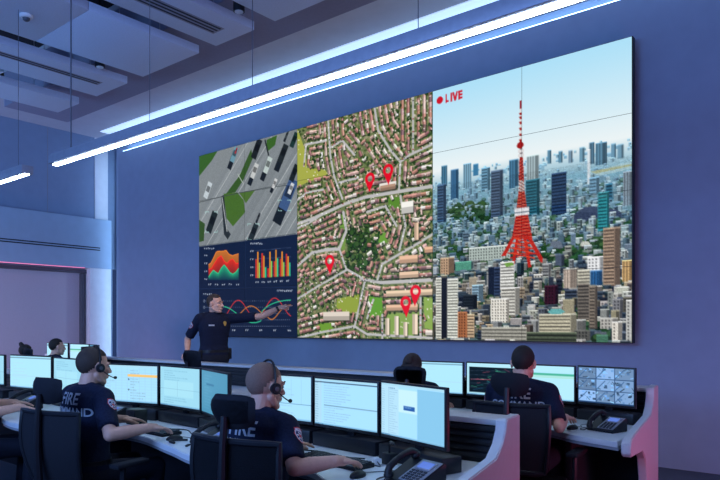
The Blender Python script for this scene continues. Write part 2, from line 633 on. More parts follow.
sp = [(436, 445, 185, 222, (70, 100, 135), 'h', .3), (449.5, 457.5, 170, 199, (62, 112, 155), 'v', .3), (462, 470, 164, 188, (125, 168, 192), 'v', 0),
      (472, 477, 164, 175, (60, 122, 162), None, 0), (480, 489, 168, 190, (110, 160, 190), 'h', .3), (489.6, 502, 171, 217, (84, 106, 134), 'h', .25), (508, 517, 160, 187, (76, 130, 166), 'v', .3),
      (526, 538, 156, 179, (176, 198, 204), 'v', .3), (525, 539, 180, 215, (54, 116, 136), 'h', .2), (551, 566, 173, 214, (50, 76, 112), 'h', 0),
      (589, 594, 142, 163, (88, 128, 154), 'v', 0), (595, 607, 143, 163, (94, 138, 164), 'v', .4), (611, 616, 143, 157, (108, 152, 178), None, .3), (617.5, 623.5, 144, 157, (112, 154, 178), None, .3),
      (547, 550.6, 150, 163, (92, 138, 164), None, .3), (558, 562, 151, 162, (92, 138, 164), None, .3), (568, 572, 150, 162, (120, 150, 172), None, .3), (579, 584, 147, 161, (112, 156, 180), None, .3),
      (587, 590, 149, 184, (222, 232, 238), None, 0), (589, 599, 177, 193, (122, 168, 198), 'h', .3), (597.6, 609, 192, 231, (62, 150, 160), 'h', .2),
      (623, 632.5, 171, 205, (136, 154, 168), 'v', .3), (605.6, 612.5, 183, 200, (54, 112, 142), 'h', 0), (440, 446, 166, 186, (70, 120, 150), 'v', 0),
      (434.8, 440, 278, 339, (222, 222, 210), 'h', 0), (440, 446, 278, 339, (38, 38, 46), None, 0), (446, 456.5, 279, 339, (226, 228, 216), 'h', 0),
      (456.5, 466, 312, 339, (170, 112, 76), 'w', 0), (465, 473, 314, 338, (206, 180, 150), 'h', 0), (487, 493, 267, 296, (36, 44, 62), None, 0), (493, 499, 267, 296, (62, 76, 104), 'h', 0), (499, 513, 262, 290, (228, 228, 222), 'h', 0),
      (489.6, 508, 299, 323, (230, 225, 214), 'w', .12), (500, 518.5, 288, 316, (210, 208, 200), 'h', .25), (439, 453, 258, 274, (190, 160, 132), 'w', .4), (471, 482, 285, 302, (146, 176, 196), 'h', .4),
      (462, 476, 295, 309, (46, 52, 58), 'h', .3), (468, 509, 248, 259, (178, 190, 184), 'w', 0), (454, 470, 262, 270, (90, 150, 130), None, 0),
      (603, 620.5, 228, 286, (170, 148, 128), 'h', .35), (587, 604, 257, 282, (236, 238, 240), 'w', .25), (577, 590, 270, 286, (200, 196, 180), 'h', 0), (590, 602, 271, 286, (60, 110, 160), 'v', .3),
      (577, 589, 284, 321, (120, 114, 106), 'h', .0), (589, 597, 286, 329, (136, 126, 114), 'h', .3), (544, 557.5, 286, 305, (66, 32, 46), 'w', .2),
      (555, 564, 254, 266, (84, 94, 112), None, .3), (563, 576, 269, 290, (206, 190, 176), 'v', .4), (622, 634, 260, 282, (206, 172, 120), 'v', .4),
      (538, 576, 314, 338, (200, 194, 172), 'h', .15), (480, 526, 327, 341, (168, 166, 156), 'h', 0), (526, 576, 332, 345, (92, 100, 84), 'h', 0), (600, 618, 318, 330, (180, 178, 172), 'w', .3), (612, 622, 322, 342, (220, 214, 204), 'w', .4), (574, 590, 330, 341, (96, 96, 92), 'w', 0), (626, 634, 300, 342, (190, 190, 186), 'w', .3), (596, 608, 335, 343, (80, 120, 100), None, 0)]
spec = []
for x0, x1, yt, yb, c, stl, sd in sp:
    a, b = q(x0, yt), q(x1, yb)
    spec.append((b[1], 'b', a[0], b[0], a[1], c, stl, sd))


def clear(i):
    x0, x1, yt = (i[2], i[3], i[4]) if i[1] == 'b' else (i[2] - i[6], i[2] + i[6], i[0] - 1.3 * i[6])
    for k in spec:
        if i[0] > k[0] and yt < k[0] - 4 and x1 > k[2] and x0 < k[3]:
            return False
    return True


items = [i for i in items if clear(i)] + spec
items.append((q(560, 225)[1], 'dome', 0, 0, 0, 0, 0, 0))
items.append((q(470, 206)[1], 'river', 0, 0, 0, 0, 0, 0))
items.append((q(520, 272)[1], 'tower', 0, 0, 0, 0, 0, 0))
items.append((q(555, 254)[1], 'temple', 0, 0, 0, 0, 0, 0))


def tower():
    red, dred, wht = (184, 50, 34), (160, 24, 20), (225, 222, 222)
    mid = lambda y: 520.2 + (y - 150) * .012
    P.line(qs((519.3, 100), (519.3, 122)), 5, (150, 30, 40))
    P.line(qs((519.3, 108), (519.4, 146)), 5, wht)
    for y in (112, 116, 121, 127, 133, 139):
        P.line(qs((519.4, y), (519.5, y + 2.6)), 6, dred)
    prof = [(146, 1.6), (157, 2.0), (180, 2.9), (191, 3.3), (200, 4.6), (214, 6.2), (230, 8.6), (245, 12), (258, 17), (272, 24)]

    def hw(y):
        for (a, b), (c, d) in zip(prof, prof[1:]):
            if a <= y <= c:
                return b + (d - b) * (y - a) / (c - a)
        return prof[-1][1]

    def band(y0, y1, c):
        P.poly(qs((mid(y0) - hw(y0), y0), (mid(y0) + hw(y0), y0), (mid(y1) + hw(y1), y1), (mid(y1) - hw(y1), y1)), c)
    band(146, 157, (130, 120, 124))
    band(157, 180, (176, 36, 28))
    band(180, 191, (210, 205, 205))
    band(191, 214, red)
    band(214, 238, (180, 46, 32))
    x, y = q(519.3, 145)
    P.disc(x, y, 9, 8, dred)
    for yy in (150, 154):
        P.rect(*q(516.8, yy), *q(523.2, yy + 1.8), wht)
    for y0 in np.arange(159, 236, 3.2):
        P.line(qs((mid(y0) - hw(y0), y0), (mid(y0 + 3) + hw(y0 + 3), y0 + 3)), 1.6, (96, 16, 16), .8)
        P.line(qs((mid(y0) + hw(y0), y0), (mid(y0 + 3) - hw(y0 + 3), y0 + 3)), 2.2, (226, 140, 116), .6)
    a, b = q(513.4, 208.5), q(528.6, 214.5)
    P.rect(a[0], a[1], b[0], b[1], (222, 222, 226))
    P.rect(a[0], (a[1] + b[1]) / 2, b[0], (a[1] + b[1]) / 2 + 3, (120, 130, 140))
    # splayed open legs with cross bracing
    for s0, s1, e0, e1 in [(511.3, 514.5, 500, 504.5), (525.6, 529.6, 541, 545.8), (515, 517.8, 509.5, 512.5), (522.6, 525.4, 528, 531.5)]:
        ye = 256 if s0 < 513 else (264 if e0 > 535 else 271)
        P.poly(qs((s0, 236), (s1, 236), (e1, ye), (e0, ye)), red)
    for y0 in (238, 243, 248, 253):
        h0 = hw(y0) * .95
        P.line(qs((mid(y0) - h0, y0), (mid(y0) + h0, y0 + .5)), 3, (196, 62, 40))
        P.line(qs((mid(y0) - h0 * .8, y0), (mid(y0) + h0 * .9, y0 + 5)), 2.4, (226, 84, 50))
        P.line(qs((mid(y0) + h0 * .8, y0), (mid(y0) - h0 * .9, y0 + 5)), 2.4, (190, 40, 26))


items.sort(key=lambda i: i[0])
for it in items:
    if it[1] == 'b':
        building(it[2], it[3], it[4], it[0], it[5], it[6], it[7])
    elif it[1] == 't':
        x, y, r_ = it[2], it[0], it[6]
        P.disc(x, y - r_ * .5, r_ * 1.1, r_ * .8, np.array(it[5]) * .7)
        P.disc(x + r_ * .1, y - r_ * .8, r_ * .8, r_ * .5, np.array(it[5]) * 1.15)
    elif it[1] == 'dome':
        P.poly(qs((573, 223), (574, 214), (584, 207), (600, 206), (618, 210), (624, 216), (624, 223)), (72, 84, 108))
        for k in range(6):
            P.line(qs((575, 213 + k * 1.8), (623, 213 + k * 1.8)), 1.5, (50, 60, 84))
    elif it[1] == 'river':
        P.poly(qs((446, 208), (466, 204), (487, 202), (489, 206), (460, 211), (446, 212)), (150, 200, 215))
        P.poly(qs((588, 172), (632, 160), (632, 168), (600, 175)), (170, 205, 215))
        P.poly(qs((590, 171), (632, 163), (632, 165), (596, 173)), (176, 186, 150))
    elif it[1] == 'temple':
        for x0, x1, y0, y1, c in ((548, 563, 241, 253, (108, 118, 132)), (579, 591, 241, 251, (196, 198, 190))):
            P.poly(qs((x0, y1 - 5), (x0 + 3, y0), (x1 - 3, y0), (x1, y1 - 5)), c)
            P.poly(qs((x0 + 2, y1 - 5), (x1 - 2, y1 - 5), (x1 - 2, y1), (x0 + 2, y1)), (70, 72, 74))
    else:
        tower()
P.poly(qs((547, 312), (551, 309), (560, 309), (565, 312), (560, 314.5), (551, 314.5)), (112, 176, 176))
P.poly(qs((503, 263), (511, 262), (513, 265), (505, 267)), (120, 160, 80))
sub = P.a[int(hz) + 40:, int(cx0):]
nz = np.random.RandomState(3).rand(*sub.shape[:2])[..., None]
sub *= .78 + .30 * nz
# contrast of the near city
lo = int(.52 * H)
P.a[lo:, int(cx0):] = np.clip((P.a[lo:, int(cx0):] - .42) * 1.2 + .42, 0, 1)
red = (205, 18, 40)
x, y = q(438.6, 100.2)
P.disc(x, y, 9.5, 9.5, red)


def stroke(pts, wd=4.8):
    P.line([(lx + (a - lx) * .76, b) for a, b in pts], wd, red)


lx, ly, lh, lwd = q(445.0, 98.6)[0], q(444, 93.2)[1], 22, 9
ly = y - lh / 2
stroke([(lx, ly), (lx, ly + lh)]); stroke([(lx, ly + lh - 3), (lx + lwd, ly + lh - 3)])
stroke([(lx + 19, ly), (lx + 19, ly + lh)])
stroke([(lx + 26, ly), (lx + 33.5, ly + lh)]); stroke([(lx + 41, ly), (lx + 33.5, ly + lh)])
stroke([(lx + 48, ly), (lx + 48, ly + lh)])
for yy in (3, lh / 2, lh - 3):
    stroke([(lx + 48, ly + yy), (lx + 60, ly + yy)], 4.6)

# --- street map from above (middle two columns)
mx0, mx1 = q(296.5, 200)[0], cx0
Mp = Pic(W, H, (0, 0, 0))
Psave, P = P, Mp
P.rect(mx0, 0, mx1, H, (106, 116, 80))
for k in range(5200):
    x, y = rnd.uniform(mx0, mx1), rnd.uniform(0, H)
    c = rnd.choice([(60, 82, 42), (84, 104, 52), (126, 136, 86), (150, 140, 112), (112, 124, 74), (44, 62, 36), (170, 160, 140)])
    P.disc(x, y, rnd.uniform(2, 6), rnd.uniform(2, 5), jit(c, 12), .8)
roads = [[(327, 122), (329, 155), (333, 177), (341, 199)], [(296, 224), (311, 219), (344, 204), (365, 197), (397.5, 191.6), (433, 186)],
         [(372, 100), (377, 131), (389, 150), (399, 162), (397.5, 191)], [(399, 162), (408, 155), (433, 143)], [(411.6, 96), (411.6, 153)], [(305, 145), (325, 141)],
         [(329, 148), (341, 141), (353, 155)], [(338, 183), (357, 178)], [(297, 200), (306, 193), (322, 190)], [(295, 229), (308, 223), (322, 214)], [(295, 267), (311, 253), (325, 250), (338, 249), (345, 231), (342, 212)],
         [(338, 249), (345, 269), (364, 280)], [(295, 300), (319, 285), (345, 270)], [(360, 279), (381, 283), (433, 280)], [(376, 280), (381, 264), (419, 242), (433, 233)], [(364, 280), (353, 327)],
         [(296, 338), (320, 332), (353, 326), (366, 334), (433, 338)], [(381, 315), (381, 338)], [(419, 296), (419, 338)], [(366, 318), (372, 300)], [(305, 146), (303, 166)], [(399, 196), (404, 226), (398, 250)], [(366, 212), (384, 206), (395, 226)]]
grass = [([(296, 128), (304, 150), (306, 168), (324, 170), (327, 175), (306, 183), (296, 188)], (156, 160, 76)), ([(336, 299), (358, 294), (357, 312), (342, 314), (335, 307)], (138, 152, 66)),
         ([(317, 323), (330, 323), (333, 331), (317, 334)], (108, 146, 60)), ([(339, 213), (343, 213), (344, 229), (339, 229)], (110, 146, 64)), ([(368, 296), (381, 298), (381, 316), (368, 316)], (98, 148, 56)),
         ([(422, 297), (432, 299), (432, 330), (423, 328)], (134, 160, 84)), ([(384, 314), (417, 312), (417, 337), (384, 337)], (128, 154, 84)), ([(376, 233), (385, 233), (386, 243), (377, 243)], (104, 146, 60)), ([(387, 198), (398, 197), (398, 208), (387, 208)], (90, 130, 52)),
         ([(340, 232), (345, 236), (343, 252), (339, 248)], (112, 140, 70))]
for g, c in grass:
    P.poly(qs(*g), c)


def trees(x0, x1, y0, y1, n):
    for k in range(n):
        x, y = q(rnd.uniform(x0, x1), rnd.uniform(y0, y1))
        r_ = rnd.uniform(5, 10)
        P.disc(x + 2, y + 2, r_, r_, (30, 42, 24))
        P.disc(x, y, r_ * .85, r_ * .85, jit((58, 84, 40), 14))


trees(344, 366, 230, 268, 90)
trees(365, 376, 236, 257, 30)
trees(364, 374, 214, 232, 20)


def house(x, y, ang, l_, w_, c):
    ca, sa = math.cos(ang), math.sin(ang)

    def pt(a, b):
        return (x + ca * a - sa * b, y + sa * a + ca * b)
    P.poly([(px + 3, py + 4) for px, py in (pt(-l_, -w_), pt(l_, -w_), pt(l_, w_), pt(-l_, w_))], (40, 44, 36), .75)
    P.poly([pt(-l_, -w_), pt(l_, -w_), pt(l_, 0), pt(-l_, 0)], c)
    P.poly([pt(-l_, 0), pt(l_, 0), pt(l_, w_), pt(-l_, w_)], np.array(c) * .72)


roofs = [(206, 160, 150), (190, 140, 132), (220, 184, 176), (168, 126, 124), (202, 172, 168), (224, 200, 192), (150, 120, 122), (234, 222, 216), (196, 148, 134)]
rp = [[q(*p) for p in r_] for r_ in roads]


def near_road(x, y, d):
    for r_ in rp:
        for (ax, ay), (bx, by) in zip(r_, r_[1:]):
            L2 = (bx - ax) ** 2 + (by - ay) ** 2
            t_ = max(0, min(1, ((x - ax) * (bx - ax) + (y - ay) * (by - ay)) / L2))
            if math.hypot(x - ax - t_ * (bx - ax), y - ay - t_ * (by - ay)) < d:
                return True
    return False


nogo = [[q(*p) for p in g] for g, c in grass] + [qs((344, 230), (366, 230), (366, 268), (344, 268))]


def inside(x, y):
    for g in nogo:
        k = False
        for (ax, ay), (bx, by) in zip(g, g[1:] + g[:1]):
            if (ay > y) != (by > y) and x < (bx - ax) * (y - ay) / (by - ay) + ax:
                k = not k
        if k:
            return True
    return False


placed = []


def try_house(x, y, ang, big=1.0):
    if not (mx0 + 4 < x < mx1 - 4 and 0 < y < H) or near_road(x, y, 9) or inside(x, y):
        return
    if any(abs(x - a) < 13 and abs(y - b) < 10 for a, b in placed):
        return
    placed.append((x, y))
    house(x, y, ang, rnd.uniform(6, 9) * big, rnd.uniform(4, 5.2), jit(rnd.choice(roofs), 12))


for off in (16, 34, 52):
    for r_ in rp:
        for (ax, ay), (bx, by) in zip(r_, r_[1:]):
            L = math.hypot(bx - ax, by - ay)
            an = math.atan2(by - ay, bx - ax)
            for k in range(int(L / 14)):
                for s in (-1, 1):
                    tt = (k + .5) * 14
                    try_house(ax + math.cos(an) * tt - math.sin(an) * off * s, ay + math.sin(an) * tt + math.cos(an) * off * s, an + rnd.uniform(-.12, .12))
for k in range(1500):
    try_house(rnd.uniform(mx0, mx1), rnd.uniform(0, H * (.55 if k % 2 else 1)), rnd.choice([-.5, -.4, 1.1, .2]))
for k in range(900):
    x, y = rnd.uniform(mx0, mx1), rnd.uniform(0, H)
    if not inside(x, y):
        P.disc(x, y, rnd.uniform(3, 5), rnd.uniform(3, 5), jit((46, 70, 36), 14))
for k in range(700):
    x, y = rnd.uniform(mx0, mx1), rnd.uniform(0, H)
    P.rect(x, y, x + rnd.uniform(2, 5), y + rnd.uniform(2, 4), jit((224, 218, 208), 20), .8)
for i, r_ in enumerate(rp):
    P.line(r_, 9 if i in (1, 13, 10) else 6.5, (176, 174, 174))
    for p_ in r_:
        P.disc(p_[0], p_[1], 3.5, 3.5, (176, 174, 174))
    for k in range(6):
        a, b = rnd.choice(list(zip(r_, r_[1:])))
        t_ = rnd.random()
        P.disc(a[0] + (b[0] - a[0]) * t_, a[1] + (b[1] - a[1]) * t_ + rnd.choice([-3, 3]), 2.5, 1.8, rnd.choice([(60, 60, 70), (230, 230, 235), (150, 60, 60)]))
for x0, y0, x1, y1, c in [(378, 184, 395, 188, (214, 208, 200)), (379, 186, 394, 189, (170, 140, 120)), (400, 202, 412, 212, (224, 222, 216)), (385, 291, 431, 295, (220, 196, 168)), (385, 305, 416, 310, (216, 180, 152)), (384, 318, 388, 335, (222, 206, 188)), (393, 316, 397, 335, (226, 212, 196)), (402, 322, 406, 336, (222, 206, 188)), (411, 314, 416, 334, (226, 206, 186)), (424, 330, 431, 335, (224, 216, 206)), (322, 312, 348, 320, (206, 196, 184)), (398, 256, 416, 262, (216, 178, 150)), (398, 272, 417, 277, (216, 186, 160)), (423, 247, 432, 252, (220, 176, 146)), (413, 223, 417, 240, (220, 190, 164))]:
    a, b = q(x0, y0), q(x1, y1)
    P.rect(a[0] + 3, a[1] + 4, b[0] + 3, b[1] + 4, (50, 52, 44), .6)
    P.rect(a[0], a[1], b[0], b[1], c)
    P.rect(a[0], (a[1] + b[1]) / 2 if b[0] - a[0] > b[1] - a[1] else a[1], b[0] if b[0] - a[0] > b[1] - a[1] else (a[0] + b[0]) / 2, b[1], np.array(c) * .8)


def pin(cx_, cy_, tipx, tipy, rpx):
    x, y = q(cx_, cy_)
    tx, ty = q(tipx, tipy)
    r_ = abs(q(cx_ + rpx, cy_)[0] - x)
    P.poly([(x - r_ * .92, y + r_ * .35), (x + r_ * .92, y + r_ * .35), (tx, ty)], (206, 22, 44))
    P.disc(x, y, r_, r_, (206, 22, 44))
    hole = [(int(y + b), int(x + a)) for a in np.arange(-r_ * .5, r_ * .5) for b in np.arange(-r_ * .5, r_ * .5) if a * a + b * b < (r_ * .5) ** 2]
    for yy, xx in hole:
        P.a[yy, xx] = keep[yy, xx] * .7 + .3 * np.array((.9, .86, .86))


keep = P.a.copy()
for a in [(368.6, 179, 368.2, 192, 4.9), (386.8, 170.5, 387.2, 185, 5.2), (328.4, 261, 328.8, 274, 4.7), (404.2, 302.5, 405, 317.5, 5.4), (414, 291.5, 413.3, 306.5, 5.4)]:
    pin(*a)
P = Psave
P.a[:, int(mx0):int(mx1)] = np.clip((Mp.a[:, int(mx0):int(mx1)] - .45) * 1.2 + .47, 0, 1)

# --- road traffic from above (left, upper half)
th = int(H * .505)
Z = lambda x, y: q(196 + x / 3.837, 125 + y / 3.837)


def zs(*p):
    return [Z(*a) for a in p]


T = Pic(W, H, (148, 156, 160))
Psave, P = P, T
for k in range(-4, 40):
    x = k * 17
    g_ = rnd.uniform(-14, 14)
    P.poly(zs((x, 480), (x + 15, 480), (x + 300, -20), (x + 285, -20)), (148 + g_, 156 + g_, 161 + g_), .7)
for x in (20, 60, 96, 230, 262, 300, 338, 372, 410):
    P.line(zs((x - 60, 470), (x + 225, -10)), 2.4, (222, 228, 230), .8)
dk = (60, 98, 40)
P.poly(zs((10, 100), (84, 100), (60, 140), (12, 200)), (60, 108, 38))
P.poly(zs((112, 268), (165, 195), (210, 95), (216, 130), (182, 208), (150, 258)), dk)
P.poly(zs((105, 265), (155, 260), (180, 290), (187, 335), (140, 390), (116, 360)), (78, 120, 42))
P.poly(zs((163, 262), (226, 250), (190, 302)), (86, 124, 50))
P.poly(zs((268, 60), (308, 42), (300, 80), (270, 106)), (64, 112, 40))
P.poly(zs((12, 365), (34, 380), (30, 445), (12, 450)), (58, 92, 40))
P.poly(zs((96, 275), (106, 270), (118, 400), (132, 420), (120, 440), (106, 420)), (44, 52, 56))
P.line(zs((99, 280), (118, 410)), 4, (196, 202, 204))
P.line(zs((158, 190), (178, 225)), 3, (200, 214, 200))
P.line(zs((10, 300), (96, 278), (165, 262), (385, 226)), 3, (90, 98, 100))
P.line(zs((262, 60), (276, 120)), 6, (40, 48, 50))


def car(x, y, l_, c, sh=True, ang=-1.05):
    l_ *= 1.45
    x, y = Z(x, y)
    ca, sa = math.cos(ang), math.sin(ang)

    def pt(a, b, ox=0, oy=0):
        return (x + ca * a - sa * b + ox, y + sa * a + ca * b + oy)
    w_ = l_ * .42
    if sh:
        P.poly([pt(-l_ * 1.1, -w_, -l_ * .5, l_ * .75), pt(l_ * .8, -w_, -l_ * .2, l_ * .3), pt(l_ * .8, w_, 0, 0), pt(-l_ * 1.1, w_, -l_ * .5, l_ * .75)], (26, 34, 42))
    P.poly([pt(-l_, -w_), pt(l_, -w_), pt(l_, w_), pt(-l_, w_)], c)
    P.poly([pt(-l_ * .2, -w_ * .8), pt(l_ * .5, -w_ * .8), pt(l_ * .5, w_ * .8), pt(-l_ * .2, w_ * .8)], np.array(c) * .55)


for x, y, l_, c, s in [(45, 252, 20, (220, 232, 238), 0), (145, 116, 18, (120, 170, 190), 1), (152, 102, 7, (190, 60, 70), 0), (222, 178, 17, (224, 228, 226), 1), (272, 156, 18, (214, 230, 226), 1), (298, 226, 11, (238, 240, 240), 1), (350, 268, 34, (70, 100, 150), 1), (360, 246, 12, (236, 240, 244), 0),
                       (60, 374, 26, (34, 44, 46), 0), (230, 95, 22, (30, 36, 38), 0), (330, 112, 20, (36, 44, 46), 1), (218, 412, 20, (40, 52, 56), 1), (372, 185, 18, (30, 40, 42), 0), (345, 40, 8, (70, 80, 84), 1), (372, 60, 16, (30, 60, 56), 0), (238, 352, 8, (60, 66, 70), 1)]:
    car(x, y, l_, c, s)
for x0, y0, x1, y1 in [(36, 335, 82, 412), (196, 380, 240, 440), (312, 290, 360, 330)]:
    P.line(zs((x0, y0 + 8), (x0, y0), (x0 + 14, y0)), 2, (190, 240, 235))
    P.line(zs((x1, y1 - 8), (x1, y1), (x1 - 14, y1)), 2, (190, 240, 235))
    P.line(zs((x1, y0 + 8), (x1, y0), (x1 - 14, y0)), 2, (190, 240, 235))
    P.line(zs((x0, y1 - 8), (x0, y1), (x0 + 14, y1)), 2, (190, 240, 235))
nz = np.random.RandomState(5).rand(H, W, 1)
T.a *= .84 + .22 * nz
P = Psave
P.a[:th, :int(mx0)] = T.a[:th, :int(mx0)]
P.a[:th, :int(mx0)] *= .93

# --- dark charts (left, lower half)
D = lambda x, y: q(196 + x / 4.174, 230 + y / 4.174)


def ds(*p):
    return [D(*a) for a in p]


P.rect(0, th, mx0, H, (15, 30, 60))
P.line(ds((203, 40), (203, 245)), 2, (30, 48, 84))
P.line(ds((10, 245), (420, 238)), 2, (30, 48, 84))


def words(x, y, n, c=(186, 196, 214), hgt=5, wd=5):
    for k in range(n):
        a = D(x + k * wd * 1.5, y)
        P.line([a, (a[0] + rnd.uniform(-2, 3), a[1] + hgt)], 2.2, c)
        P.line([(a[0], a[1] + rnd.choice([0, hgt])), (a[0] + wd, a[1] + rnd.choice([0, hgt / 2]))], 1.8, c)


words(34, 76, 6); words(226, 55, 7); words(32, 265, 5); words(335, 251, 9)
area_b = [(52, 145), (62, 138), (72, 118), (84, 92), (98, 90), (110, 90), (124, 86), (136, 102), (150, 108), (162, 104), (176, 100)]
area_r = [(52, 165), (64, 160), (76, 140), (90, 118), (104, 108), (116, 130), (128, 140), (140, 126), (152, 122), (164, 140), (176, 138)]
area_g = [(52, 196), (62, 180), (72, 168), (82, 176), (92, 182), (104, 160), (116, 146), (128, 160), (140, 178), (152, 184), (164, 176), (176, 160)]
for pts, c0, c1 in ((area_b, (196, 110, 40), (110, 60, 34)), (area_r, (214, 46, 30), (90, 30, 36)), (area_g, (40, 168, 120), (16, 50, 72))):
    for k in range(14):
        f0 = k / 14
        c = np.array(c0) * (1 - f0) + np.array(c1) * f0
        P.poly(ds(*[(x, y + (208 - y) * f0) for x, y in pts], (176, 208), (52, 208)), c)
    P.line(ds(*pts), 3, np.minimum(np.array(c0) * 1.2, 255))
for y in (105, 138, 170, 202):
    words(36, y, 2)
for x in (52, 80, 108, 136, 166):
    words(x, 224, 2)
for i, y in enumerate((86, 120, 153, 186)):
    words(226, y, 2)
    P.line(ds((240, y + 2), (393, y - 12 + i * 4)), 1.6, (70, 86, 120), .8)
for i, (h1, h2, h3) in enumerate([(122, 92, 136), (98, 108, 156), (160, 92, 130), (130, 84, 118), (120, 90, 134), (100, 110, 136)]):
    x = 246 + i * 25
    for k, (yy, c) in enumerate(((h1, (206, 52, 34)), (h2, (224, 140, 40)), (h3, ((150, 206, 90), (52, 196, 140))[i % 2]))):
        P.poly(ds((x + k * 6.6, yy), (x + k * 6.6 + 5.6, yy), (x + k * 6.6 + 5.6, 200 - i * 1.6), (x + k * 6.6, 200 - i * 1.6)), c)
    words(x + 2, 214 - i, 2)
for y in (296, 322, 348, 374, 400):
    x = 40
    while x < 392:
        P.line(ds((x, y), (x + 4, y - .2)), 1.6, (96, 112, 142))
        x += 8
    a = D(34, y)
    P.disc(a[0], a[1], 5, 5, (120, 134, 160)); P.disc(a[0], a[1], 3, 3, (15, 30, 60))


def curve(fn, c):
    P.line(ds(*[(x, fn(x)) for x in range(60, 394, 4)]), 3, c)


curve(lambda x: 340 + (x - 60) * -.06 + 40 * math.sin((x - 60) / 24.), (206, 50, 44))
curve(lambda x: 345 + 28 * math.sin((x - 100) / 27.) if x < 290 else 372 - 60 * (1 - math.exp(-(x - 312) ** 2 / 1500)), (206, 122, 44))
curve(lambda x: 352 + 34 * math.sin((x - 60) / 42. + 3.6) if x < 270 else 372 - 84 * (1 - math.exp(-(x - 250) / 45.)), (48, 190, 140))
for x in (90, 150, 206, 262, 320, 380):
    words(x, 414, 2)

SCREEN = attr_mat('lit_screen', True, 1.1)
VIDEO = attr_mat('lit_video_panel', True, .96)
vx0, vx1, vz0, vz1 = -9.444, -2.108, 1.277, 4.41
vy0, vy1 = 7.14, 6.98
Lw = math.hypot(vx1 - vx0, vy1 - vy0)
vw = thing('video_wall', 'huge video wall of joined panels showing traffic, charts, a street map and a city view', 'video wall',
           (vx0, vy0, vz0), math.atan2(vy1 - vy0, vx1 - vx0))
HH = vz1 - vz0
MB().box((Lw / 2, .045, HH / 2), (Lw + .012, .075, HH + .012), bevel=.004).build('frame', BLACK, vw)
small = P.small(2)
pw, ph = SSX // 2, SSY // 2
for r_ in range(NY):
    for c_ in range(NX):
        im = small[r_ * ph:(r_ + 1) * ph, c_ * pw:(c_ + 1) * pw]
        g_ = .0022
        color_grid('display_panel', im, (c_ * Lw / NX + g_, 0.0, HH - r_ * HH / NY - g_), (Lw / NX - 2 * g_, 0, 0), (0, 0, -HH / NY + 2 * g_), VIDEO, vw)

# ------------------------------------------------------------------ control desks
DESK = mat('pale_worktop', (.78, .79, .82), .4, var=.03, scale=12)
EDGE = mat('worktop_edge', (.40, .41, .45), .5)
LEDGE = mat('white_solid_surface', (.66, .66, .69), .35, var=.02)
SLAT = mat('black_slat_rail', (.020, .021, .028), .5)


def smooth_line(pts, n=8):
    out = []
    p = [pts[0]] + list(pts) + [pts[-1]]
    for i in range(1, len(p) - 2):
        for k in range(n):
            t_ = k / n
            a, b, c, d = (np.array(p[i + j], float) for j in (-1, 0, 1, 2))
            out.append(tuple(.5 * (2 * b + (c - a) * t_ + (2 * a - 5 * b + 4 * c - d) * t_ ** 2 + (3 * b - a - 3 * c + d) * t_ ** 3)))
    out.append(tuple(pts[-1]))
    return out


def console(label, x0, x1, yb, front, end_front, hl=.99):
    """a run of control desk: worktop with scalloped front, raised back with a white ledge, profiled end panel at the right"""
    t = thing('control_desk', label, 'desk', ((x0 + x1) / 2, yb, 0), 0)
    ox, oy = (x0 + x1) / 2, yb
    fl = smooth_line(front)
    pts = [(x - ox, y - oy) for x, y in fl] + [(x1 - ox, -.19), (x0 - ox, -.19)]
    MB().prism(pts, .705, .74, 'z', .004).build('worktop', DESK, t)
    inner = [(x - ox, y - oy + .012) for x, y in fl] + [(x1 - ox, -.19), (x0 - ox, -.19)]
    MB().prism(inner, .685, .7045, 'z').build('worktop_edge', EDGE, t)
    MB().box((0, -.095, (hl - .03) / 2), (x1 - x0, .17, hl - .03)).build('back_panel', DARK, t)
    MB().box((0, -.105, hl - .015), (x1 - x0, .21, .03), bevel=.006).build('ledge', LEDGE, t)
    s = MB()
    for k in range(5):
        s.box((0, -.186, .775 + k * .036), (x1 - x0 - .04, .012, .025), bevel=.004)
    s.build('slat_rail', SLAT, t)
    n = max(2, int((x1 - x0) / 1.6))
    for k in range(n):
        xx = x0 + .15 + (x1 - x0 - .5) * k / (n - 1)
        MB().box((xx - ox, -.55, .34), (.05, .55, .68), bevel=.004).build('leg', DARK, t)
    # end panel, slightly turned outwards
    L = yb - end_front[1]
    dx = end_front[0] - x1
    prof = [(0, 0), (0, hl + .01), (-.225, hl + .01), (-.242, hl - .005), (-.25, .93), (-.30, .87), (-.40, .815), (-L + .12, .775), (-L + .03, .76), (-L, .735), (-L, .68), (-L + .03, .655),
            (-L * .62, .62), (-L * .52, .55), (-L * .47, .40), (-L * .42, 0)]
    e = MB().prism(prof, -.028, .028, 'x', .006)
    e.xf(Matrix.Translation((x1 - ox, 0, 0)) @ Matrix.Rotation(math.atan2(dx, L), 4, 'Z'))
    e.build('end_panel', LEDGE, t)
    return t


A_FRONT = [(-7.9, 2.2), (-7.2, 2.14), (-6.4, 2.34), (-5.75, 2.36), (-5.3, 2.18), (-4.85, 2.15), (-4.4, 2.36), (-3.9, 2.43), (-3.35, 2.31), (-2.95, 2.22), (-2.62, 2.38), (-2.25, 2.36), (-1.95, 2.22), (-1.44, 2.16)]
B_FRONT = [(-10.9, 4.3), (-9.8, 4.54), (-9.35, 4.5), (-8.95, 4.56), (-8.2, 4.3), (-7.0, 4.3), (-5.4, 4.2), (-3.6, 4.2), (-3.0, 4.50), (-2.5, 4.26), (-2.0, 4.38), (-1.62, 4.2), (-1.33, 4.12)]
console('front control desk with pale worktop and white sloped end panel', -7.9, -1.585, 3.25, A_FRONT, (-1.40, 2.16), .972)
console('rear control desk with pinkish lit end panel, below the video wall', -10.9, -1.45, 5.35, B_FRONT, (-1.27, 4.08))

# ------------------------------------------------------------------ monitors
HOUSING = mat('monitor_housing', (.014, .015, .02), .4)


